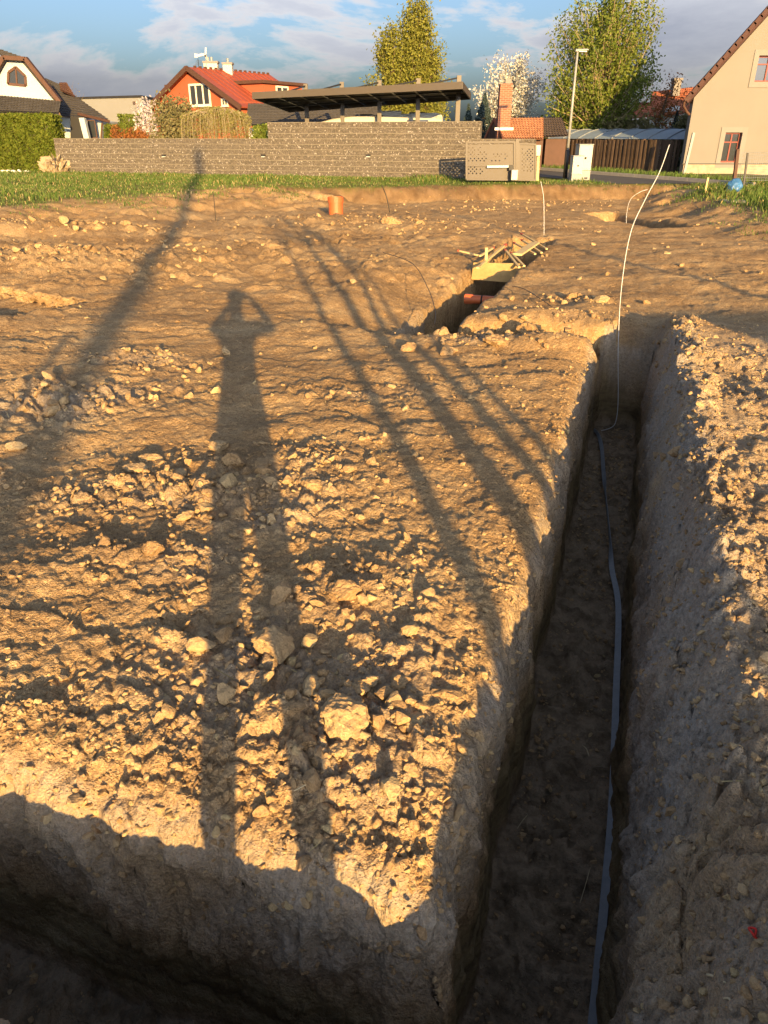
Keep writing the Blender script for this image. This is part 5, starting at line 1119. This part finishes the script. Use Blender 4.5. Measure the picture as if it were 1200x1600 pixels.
for s, E, I in ((-1, X0 - .45, XM), (1, X1 + .45, XM)):
    ez = zE - .45 * sl_ + .10; rz_ = wz(XM) + .12
    slab('roof_plane', (E, YR - .30, ez), (E + DK, YR + 10, ez), (XM + DK, YR + 10, rz_), (XM, YR - .30, rz_), .16, M['tile_verge'], rh)
    nv = 26
    for k in range(nv):
        a = Vector((E, YR - .33, ez + .03)).lerp(Vector((XM, YR - .33, rz_ + .03)), k / nv); b = Vector((E, YR - .33, ez + .03)).lerp(Vector((XM, YR - .33, rz_ + .03)), (k + 1.05) / nv)
        MB().bar(a + Vector((0, -.01, -.05)), b + Vector((0, -.01, .0)), .09, .15).build('verge_tile', M['tile_verge'], rh)
MB().tube([(X0 - .48, YR - .45, zE - .40), (X0 - .48 + DK, YR + 10, zE - .40)], .07, 8).build('gutter', M['brown_trim'], rh)
MB().tube([(X0 - .48, YR - .3, zE - .42), (X0 - .46, YR - .25, zE - .65), (X0 - .25, YR - .12, zE - .85), (X0 - .10, YR - .06, zE - .95)], .05, 8).build('downpipe', M['brown_trim'], rh)
def trimwin(h, cols):
    a, b, c, d = h; T = .20; t = MB()
    t.box((a - T, YR - .035, c - T), (a, YR - .002, d + T)).box((b, YR - .035, c - T), (b + T, YR - .002, d + T)).box((a + .001, YR - .034, d), (b - .001, YR - .002, d + T)).box((a + .001, YR - .034, c - T), (b - .001, YR - .002, c))
    t.build('window_surround', M['trim'], rh)
    window(rh, (a, YR + .20, c), EX, EZ, EN, b - a, d - c, cols, 2, 'red_frame', .06)
    MB().box((a, YR + .34, c), (b, YR + .36, d)).build('interior_backing', M['black'], rh)  # plain black sheet closing the hole behind the panes
trimwin(holes[0], 2); trimwin(holes[1], 2)
p = at(1068, 268, 34.4); tag(MB().hexa([(p.x, 34.4, GZ), (p.x + .09, 34.4, GZ), (p.x + .09, 34.5, GZ), (p.x, 34.5, GZ)], [(p.x + .12, 34.4, 1.75), (p.x + .22, 34.4, 1.75), (p.x + .22, 34.5, 1.75), (p.x + .12, 34.5, 1.75)]).build('leaning_board', M['greybox']), 'white board leaning on the corner of the cream house', 'board')

# wire fence, blue bag and stake at the right
wf_ = at(1175, 290, 25); wf_.z = gz(wf_.x, 25); wt_ = thing('wire_fence', 'low wire mesh fence with dark posts in front of the cream house', 'fence', wf_)
fz = wf_.z
for px, top, bot, w in ((1151, 233, 292, .09), (1166.5, 239, 290, .05), (1235, 236, 292, .06)): b, t_ = at(px - 4, bot, 25), at(px + 2, top, 25); MB().bar((b.x, 25, fz - .1), t_, w).build('post', M['brown_trim'] if w > .08 else M['anthracite'], wt_)
m = MB(); a, b = at(1154, 265, 25), at(1235, 265, 25); zt_, zb_ = at(1160, 238, 25).z, at(1160, 282, 25).z
for k in range(11): z = zb_ + (zt_ - zb_) * k / 10; m.tube([(a.x, 25, z), (b.x, 25, z)], .004, 4)
for k in range(26): x = a.x + (b.x - a.x) * k / 25; m.tube([(x, 25, zb_), (x, 25, zt_)], .003, 4)
m.build('wire_mesh', M['galv'], wt_)
M['blue'] = pmat('blue_plastic_sack', (.04, .13, .30), .45, .3, 8)
c = at(1149, 284, 23.5); bm = bmesh.new(); bmesh.ops.create_icosphere(bm, subdivisions=3, radius=1)
for v in bm.verts: n_ = float(fbm(np.array([v.co.x * 2]), np.array([v.co.y * 2]), np.array([v.co.z * 2]), seed=3)[0]); v.co = Vector((v.co.x * .22, v.co.y * .18, max(v.co.z, -.75) * .24)) * (1 + .25 * n_)
me = bpy.data.meshes.new('blue_sack'); bm.to_mesh(me); bm.free(); o = add_obj('blue_sack', me, M['blue']); o.location = (c.x, c.y, gz(c.x, c.y) + .17); tag(o, 'crumpled blue sack at the foot of the wire fence post', 'sack')
c = at(1103, 292, 24.5); c.z = gz(c.x, c.y); tag(MB().bar(c - Vector((0, 0, .1)), c + Vector((.01, 0, .42)), .05).build('survey_peg', M['batten']), 'short timber peg in the grass before the cream house', 'peg')
c = at(1148, 311, 20.5); c.z = gz(c.x, c.y); tag(MB().box((c.x - .25, c.y - .3, c.z - .02), (c.x + .25, c.y + .3, c.z + .06)).build('paving_slab', M['concrete'], bevel=.01), 'pale concrete slab lying in the right grass', 'slab')

# ------------------------------------------------------------------ trees, shrubs and hedges
def leaf_cards(C, size, seed, aspect=.6):
    g = np.random.default_rng(seed); n = len(C); a = g.normal(size=(n, 3)); a /= np.linalg.norm(a, axis=1)[:, None]; b = g.normal(size=(n, 3)); b -= a * (a * b).sum(1)[:, None]; b /= np.linalg.norm(b, axis=1)[:, None]
    s = (size * (.6 + .8 * g.random(n)))[:, None]; a = a * s; b = b * s * aspect
    V = np.stack([C - a, C + b * .9 - a * .1, C + a, C - b * .9 - a * .1], 1).reshape(-1, 3); return V, np.arange(4 * n).reshape(-1, 4)
def bez(p0, p1, p2, k): return [p0 * (1 - t) ** 2 + p1 * 2 * t * (1 - t) + p2 * t * t for t in np.linspace(0, 1, k)]
def tree(name, label, base, h, crown, lm, seed, tips=70, leaves=9000, size=.14, trunk_r=.16, fork=.25, bark='bark', spread=.35, up=.5, cat='tree', stems=1, leafstart=.25, group=None):
    """crown(g) samples a point of the crown in metres from the base; limbs grow to those points and carry the leaves"""
    g = np.random.default_rng(seed); base = Vector(base); t = thing(name, label, cat, base, group); m = MB(); C = []
    tops = []
    for s in range(stems):
        ox = Vector((0, 0, 0)) if stems == 1 else Vector((g.uniform(-.5, .5), g.uniform(-.4, .4), 0)) * spread
        ht = h * (.82 if stems == 1 else g.uniform(.55, .8)); pts = [base + ox * (1 + 1.5 * k / 6) + Vector((g.normal() * .03 * k, g.normal() * .03 * k, ht * k / 6 - (.15 if k == 0 else 0))) for k in range(7)]
        m.tube(pts, [trunk_r * (1 - .14 * k) / (1 if stems == 1 else 1.5) for k in range(7)], 8); tops.append(pts)
    tb_ = MB(); per = max(1, leaves // tips)
    for i in range(tips):
        e = base + Vector(crown(g)); pts = tops[i % stems]; f = np.clip((e.z - base.z) / h * (.75 - .3 * g.random()), fork, .95) * 6 / .82
        k = min(int(f), 5); s0 = pts[k].lerp(pts[k + 1], min(f - k, 1)); L_ = (e - s0).length; mid = s0.lerp(e, .5) + Vector((0, 0, (up - .5) * L_ * .5)) + Vector(g.normal(size=3) * .08 * L_)
        path = bez(s0, mid, e, 6); r0 = max(.012, trunk_r * .30 * (1 - k / 8)); m.tube(path, [r0 * (1 - .17 * q) for q in range(6)], 5, cap=False)
        T = leafstart + (1 - leafstart) * np.sqrt(g.random(per)); a, b, c = (np.array(v) for v in (s0, mid, e)); T = T[:, None]
        P_ = a * (1 - T) ** 2 + b * 2 * T * (1 - T) + c * T * T; C.append(P_ + g.normal(size=(per, 3)) * spread * (.35 + .65 * (1 - abs(T - .75))))
    m.build('trunk', M[bark], t, smooth=True); C = np.concatenate(C) - np.array(base); V, F = leaf_cards(C, size, seed + 1)
    add_obj('crown', np_mesh('crown', V, F), lm, t); return t
def ell(cx, cy, cz, rx, ry, rz, inner=.35):
    def f(g):
        d = g.normal(size=3); d /= np.linalg.norm(d); r = inner + (1 - inner) * g.random() ** .5; return (cx + d[0] * rx * r, cy + d[1] * ry * r, cz + d[2] * rz * r)
    return f
def cone(h, r, z0=.6, p_=.8):
    def f(g):
        z = z0 + (h - z0) * g.random() ** 1.25; k_ = (1 - (z - z0) / (h - z0)); rad = r * min(1.0, 3.2 * (z - z0) / h + .35) * k_ ** p_ * (.35 + .65 * math.sqrt(g.random())); a = g.random() * 6.283
        return (math.cos(a) * rad, math.sin(a) * rad * .9, z)
    return f
M['lf_poplar'] = leafmat('young_poplar_leaves', (.15, .165, .030), (.30, .30, .07), .45); M['lf_green'] = leafmat('fresh_green_leaves', (.09, .14, .024), (.25, .29, .07), .45); M['lf_blossom'] = leafmat('white_blossom', (.42, .42, .38), (.66, .66, .62), .3)
M['lf_spruce'] = leafmat('blue_spruce_needles', (.030, .050, .052), (.075, .10, .095), .1); M['lf_thuja'] = leafmat('thuja_hedge_foliage', (.060, .090, .012), (.13, .15, .028), .2); M['lf_willow'] = leafmat('willow_leaves', (.17, .17, .055), (.30, .28, .11))
M['lf_brown'] = leafmat('brown_green_foliage', (.13, .13, .06), (.24, .22, .11)); M['lf_rust'] = leafmat('rust_red_foliage', (.20, .08, .03), (.33, .14, .05)); M['lf_pampas'] = leafmat('dry_pampas_blades', (.36, .28, .18), (.50, .42, .30)); M['lf_pink'] = leafmat('pale_pink_blossom', (.40, .35, .36), (.60, .54, .54), .25)
def on(px, Y): p = at(px, 260, Y); return Vector((p.x, Y, GZ))
def zr(py, Y): return at(600, py, Y).z - GZ
# tall upright poplars
Y = 56; tree('poplar_tree', 'tall narrow yellow-green tree behind the carport', on(648, Y), zr(-8, Y), cone(zr(-6, Y), 2.8, .8, .50), M['lf_poplar'], 11, 260, 33000, .085, .20, .08, up=.3, spread=.30)
tree('poplar_tree', 'shorter upright yellow-green tree left of the tallest one', on(608, Y - 1), zr(42, Y), cone(zr(42, Y), 2.4, .6, .5), M['lf_poplar'], 12, 140, 15000, .085, .14, .08, up=.3, spread=.28)
Y = 52; tree('blossom_tree', 'white blossoming tree behind the brick chimney', on(792, Y), zr(82, Y), ell(-.1, 0, 3.5, 2.45, 1.8, 2.9, .2), M['lf_blossom'], 13, 110, 13000, .075, .18, .14, up=.35, spread=.22)
Y = 47; tree('leafy_tree', 'large fresh green tree behind the street lamp', on(925, Y), zr(-12, Y), ell(0, 0, 5.0, 3.35, 2.6, 4.4), M['lf_green'], 14, 280, 30000, .08, .20, .12, 'bark_pale', up=.3, spread=.27, stems=5)
Y = 49; tree('bare_tree', 'small brownish tree with few leaves before the distant red roof', on(1022, Y), zr(112, Y), ell(.2, 0, 2.7, 1.7, 1.2, 2.2), M['lf_rust'], 15, 70, 1500, .07, .10, .2, up=.6, spread=.3)
tree('leafy_tree', 'dark green bush under the large green tree', on(975, 46), zr(170, 46), ell(0, 0, 1.4, 2.6, 1.2, 1.1), M['lf_brown'], 25, 60, 4500, .12, .10, .1, spread=.3, cat='bush')
tree('leafy_tree', 'dark bush behind the fence left of the leafy tree trunks', on(872, 50), zr(176, 50), ell(0, 0, 1.5, 1.8, 1.2, 1.2), M['lf_green'], 26, 50, 3500, .12, .10, .1, spread=.3, cat='bush')
tree('bare_tree', 'leafless tree behind the left house roof', on(115, 66), zr(112, 66), ell(0, 0, 3.9, 2.2, 1.5, 1.7), M['lf_brown'], 16, 90, 300, .06, .12, .2, up=.6, spread=.2)
tree('flowering_shrub', 'shrub with white flowers beside the cream house corner', on(1066, 44), zr(166, 44), ell(0, 0, 1.6, .8, .7, 1.0), M['lf_brown'], 17, 40, 2200, .09, .05, .1, spread=.2, cat='shrub')
tree('flowering_shrub', 'pale pink blossoming shrub beside the grey-green bush', on(238, 46), zr(148, 46), ell(0, 0, 2.2, .55, .5, 1.2), M['lf_pink'], 18, 45, 1600, .08, .05, .1, spread=.2, cat='shrub')
def conifer(label, px, Y, pt, rad, seed, mat='lf_spruce', name='spruce_tree'):
    g = np.random.default_rng(seed); b = on(px, Y); h = zr(pt, Y); t = thing(name, label, 'tree', b); MB().tube([b, b + Vector((0, 0, h * .95))], [.09, .02], 7).build('trunk', M['bark'], t)
    n = int(4500 * h * rad / 3); z = h * (.05 + .95 * g.random(n) ** 1.2); a = g.random(n) * 6.283; tier = (1 - z / h) * rad * (.75 + .35 * ((z * 3.2) % 1.0)); r = tier * np.sqrt(g.random(n)) ; r = np.where(g.random(n) < .6, tier * (.75 + .3 * g.random(n)), r)
    C = np.stack([np.cos(a) * r, np.sin(a) * r, z - .25 * r], 1); V, F = leaf_cards(C, .07, seed, .4); add_obj('crown', np_mesh('crown', V, F), M[mat], t)
conifer('small blue spruce between the board fence and the red roofed house', 1045, 45, 174, .75, 21)
conifer('dark blue-green conifer in front of the white blossom', 752, 45, 146, 1.5, 22); conifer('second dark conifer close to the carport post', 728, 46, 163, 1.0, 23)
def hedge(label, x0, x1, y0, y1, z1, mat, n, seed, size=.07, name='hedge'):
    g = np.random.default_rng(seed); b = Vector(((x0 + x1) / 2, y0, GZ)); t = thing(name, label, 'hedge', b)
    MB().box((x0 + .1, y0 + .1, GZ), (x1 - .1, y1 - .1, z1 - .1)).build('core', M['brown_leafy'], t); s = g.random(n); C = np.stack([g.uniform(x0, x1, n), g.uniform(y0, y1, n), g.uniform(GZ, z1, n)], 1)
    C[s < .6, 1] = y0; C[(s > .6) & (s < .82), 2] = z1; C[(s > .82) & (s < .91), 0] = x1; C[(s > .91), 0] = x0
    C += .05 * np.stack([fbm(C[:, 0] * 2.5, C[:, 2] * 2.5, C[:, 1], seed=seed), 1.2 * fbm(C[:, 0] * 3, C[:, 2] * 3, C[:, 1], seed=seed + 1), 1.2 * fbm(C[:, 0] * 3, C[:, 1] * 3, C[:, 2], seed=seed + 2)], 1) * 2 + g.normal(size=C.shape) * .025
    V, F = leaf_cards(C - np.array(b), size, seed + 5); add_obj('foliage', np_mesh('foliage', V, F), M[mat], t)
M['brown_leafy'] = pmat('inner_hedge_twigs', (.05, .055, .018), .95, .4, 6)
p0, p1 = at(-60, 262, 39), at(93, 262, 39); hedge('clipped yellow-green thuja hedge at the left edge', p0.x, p1.x, 39, 40.3, at(40, 180, 39).z, 'lf_thuja', 16000, 31)
p0, p1 = at(190, 222, 52), at(233, 222, 52); hedge('clipped green hedge behind the rust-red shrubs', p0.x, p1.x, 52, 53, at(210, 180, 52).z, 'lf_green', 3000, 32)
p0, p1 = at(165, 222, 48), at(186, 222, 48); hedge('small dark hedge left of the rust-red shrubs', p0.x, p1.x, 48, 49, at(175, 197, 48).z, 'lf_thuja', 1500, 33)
p0, p1 = at(398, 222, 36.5), at(419, 222, 36.5); hedge('small green bush at the step of the wall', p0.x, p1.x, 36.2, 36.9, at(408, 198, 36.5).z, 'lf_green', 1600, 34)
for i, (px, pt, Y, r_x, mt_, lab) in enumerate([(190, 192, 46, .35, 'lf_rust', 'narrow rust-red shrub, leftmost behind the wall'), (210, 194, 46, .5, 'lf_rust', 'orange-brown shrub between the rust-red shrubs'), (232, 197, 45, .7, 'lf_rust', 'broad reddish brown shrub beside the pink blossom'), (248, 203, 44, .5, 'lf_brown', 'low olive shrub right of the reddish ones')]):
    tree('garden_shrub', lab, on(px, Y), zr(pt, Y), ell(0, 0, zr(pt, Y) * .6, r_x, .4, zr(pt, Y) * .38), M[mt_], 40 + i, 30, 1500, .06, .03, .05, spread=.12, cat='shrub', group='shrubs behind the wall')
Y = 38.5; tree('garden_shrub', 'large grey-green bush rising above the wall', on(279, Y), zr(152, Y), ell(0, 0, 2.05, 1.15, .8, 1.25), M['lf_brown'], 50, 120, 6500, .065, .06, .1, 'bark_pale', up=.35, spread=.18, stems=4, cat='bush')
def willow():
    Y = 37.2; b = on(341, Y); h = zr(164, Y); t = thing('weeping_willow', 'small weeping willow hanging over the wall', 'tree', b); g = np.random.default_rng(60)
    m = MB(); top = b + Vector((.1, 0, h * .86)); m.tube([b, b + Vector((.03, 0, h * .5)), top], [.07, .06, .05], 8); C = []
    for i in range(300):
        a = g.random() * 6.283; r = 1.55 * math.sqrt(g.random()) * (1.0 if math.cos(a) < 0 else .95); e = top + Vector((math.cos(a) * r, math.sin(a) * r * .7, h * .14 * (1 - (r / 1.6) ** 2) - .1)); mid = top.lerp(e, .5) + Vector((0, 0, .22))
        dn = (.7 + 1.1 * g.random()) * (.5 + .5 * r / 1.5); end = e + Vector((math.cos(a) * .15, math.sin(a) * .1, -dn)); path = bez(top, mid, e, 4) + bez(e, e + Vector((math.cos(a) * .14, math.sin(a) * .1, -.1)), end, 5)[1:]
        m.tube(path, [.016, .014, .012, .009, .007, .006, .005, .004], 4, cap=False); T = g.random(55); q = [np.array(bez(e, e + Vector((math.cos(a) * .14, 0, -.1)), end, 12)[min(int(s * 12), 11)]) for s in T]; C.append(np.array(q) + g.normal(size=(55, 3)) * .035)
    m.build('trunk', M['bark_pale'], t, smooth=True); V, F = leaf_cards(np.concatenate(C) - np.array(b), .045, 61, .35); add_obj('crown', np_mesh('crown', V, F), M['lf_willow'], t)
willow()
a, b = at(342, 222, 37.9), at(380, 215, 37.9); tag(MB().box((a.x, 37.9, GZ), (b.x, 38.3, b.z)).build('timber_planter', M['pipe'], bevel=.02), 'orange-brown timber planter behind the wall under the willow', 'planter')
# dry ornamental grass by the hedge
c = at(88, 264, 37.6); g = np.random.default_rng(70); n = 1500; a = g.random(n) * 6.283; r = .55 * np.sqrt(g.random(n)); l = .20 + .70 * g.random(n) ** 2.0 * (1.15 - r / .7); le = .05 + .6 * g.random(n) ** 1.5; w = .009
B0 = np.stack([c.x + np.cos(a) * r, 37.6 + np.sin(a) * r, np.full(n, GZ)], 1); a = a + g.normal(size=n) * 1.1; T1 = B0 + np.stack([np.cos(a) * l * le * .5, np.sin(a) * l * le * .5, l * .75], 1); T2 = B0 + np.stack([np.cos(a) * l * le * 1.4, np.sin(a) * l * le * 1.4, l * (1 - .45 * le)], 1); pe = np.stack([-np.sin(a), np.cos(a), 0 * a], 1) * w
Vv = np.stack([B0 - pe, B0 + pe, T1 + pe, T2], 1).reshape(-1, 3) ; t = thing('pampas_grass', 'clump of dry straw-coloured ornamental grass beside the hedge', 'ornamental grass', (c.x, 37.6, GZ)); add_obj('blades', np_mesh('blades', Vv - np.array((c.x, 37.6, GZ)), np.arange(4 * n).reshape(-1, 4)), M['lf_pampas'], t)
M['stone_white'] = pmat('white_limestone', (.62, .60, .54), .9, .15, 6)
for i, px in enumerate((3, 12, 22, 31, 41)):
    c = at(px, 266, 37.2); o = bpy.data.objects.new('edging_stone', MED[i % len(MED)].copy()); COL.objects.link(o); o.data.materials.clear(); o.data.materials.append(M['stone_white']); o.location = (c.x, 37.2, GZ + .06); o.scale = (.19, .16, .13); tag(o, ('first', 'second', 'third', 'fourth', 'fifth')[i] + ' from the left of the white edging stones before the hedge', 'stone', 'white edging stones')
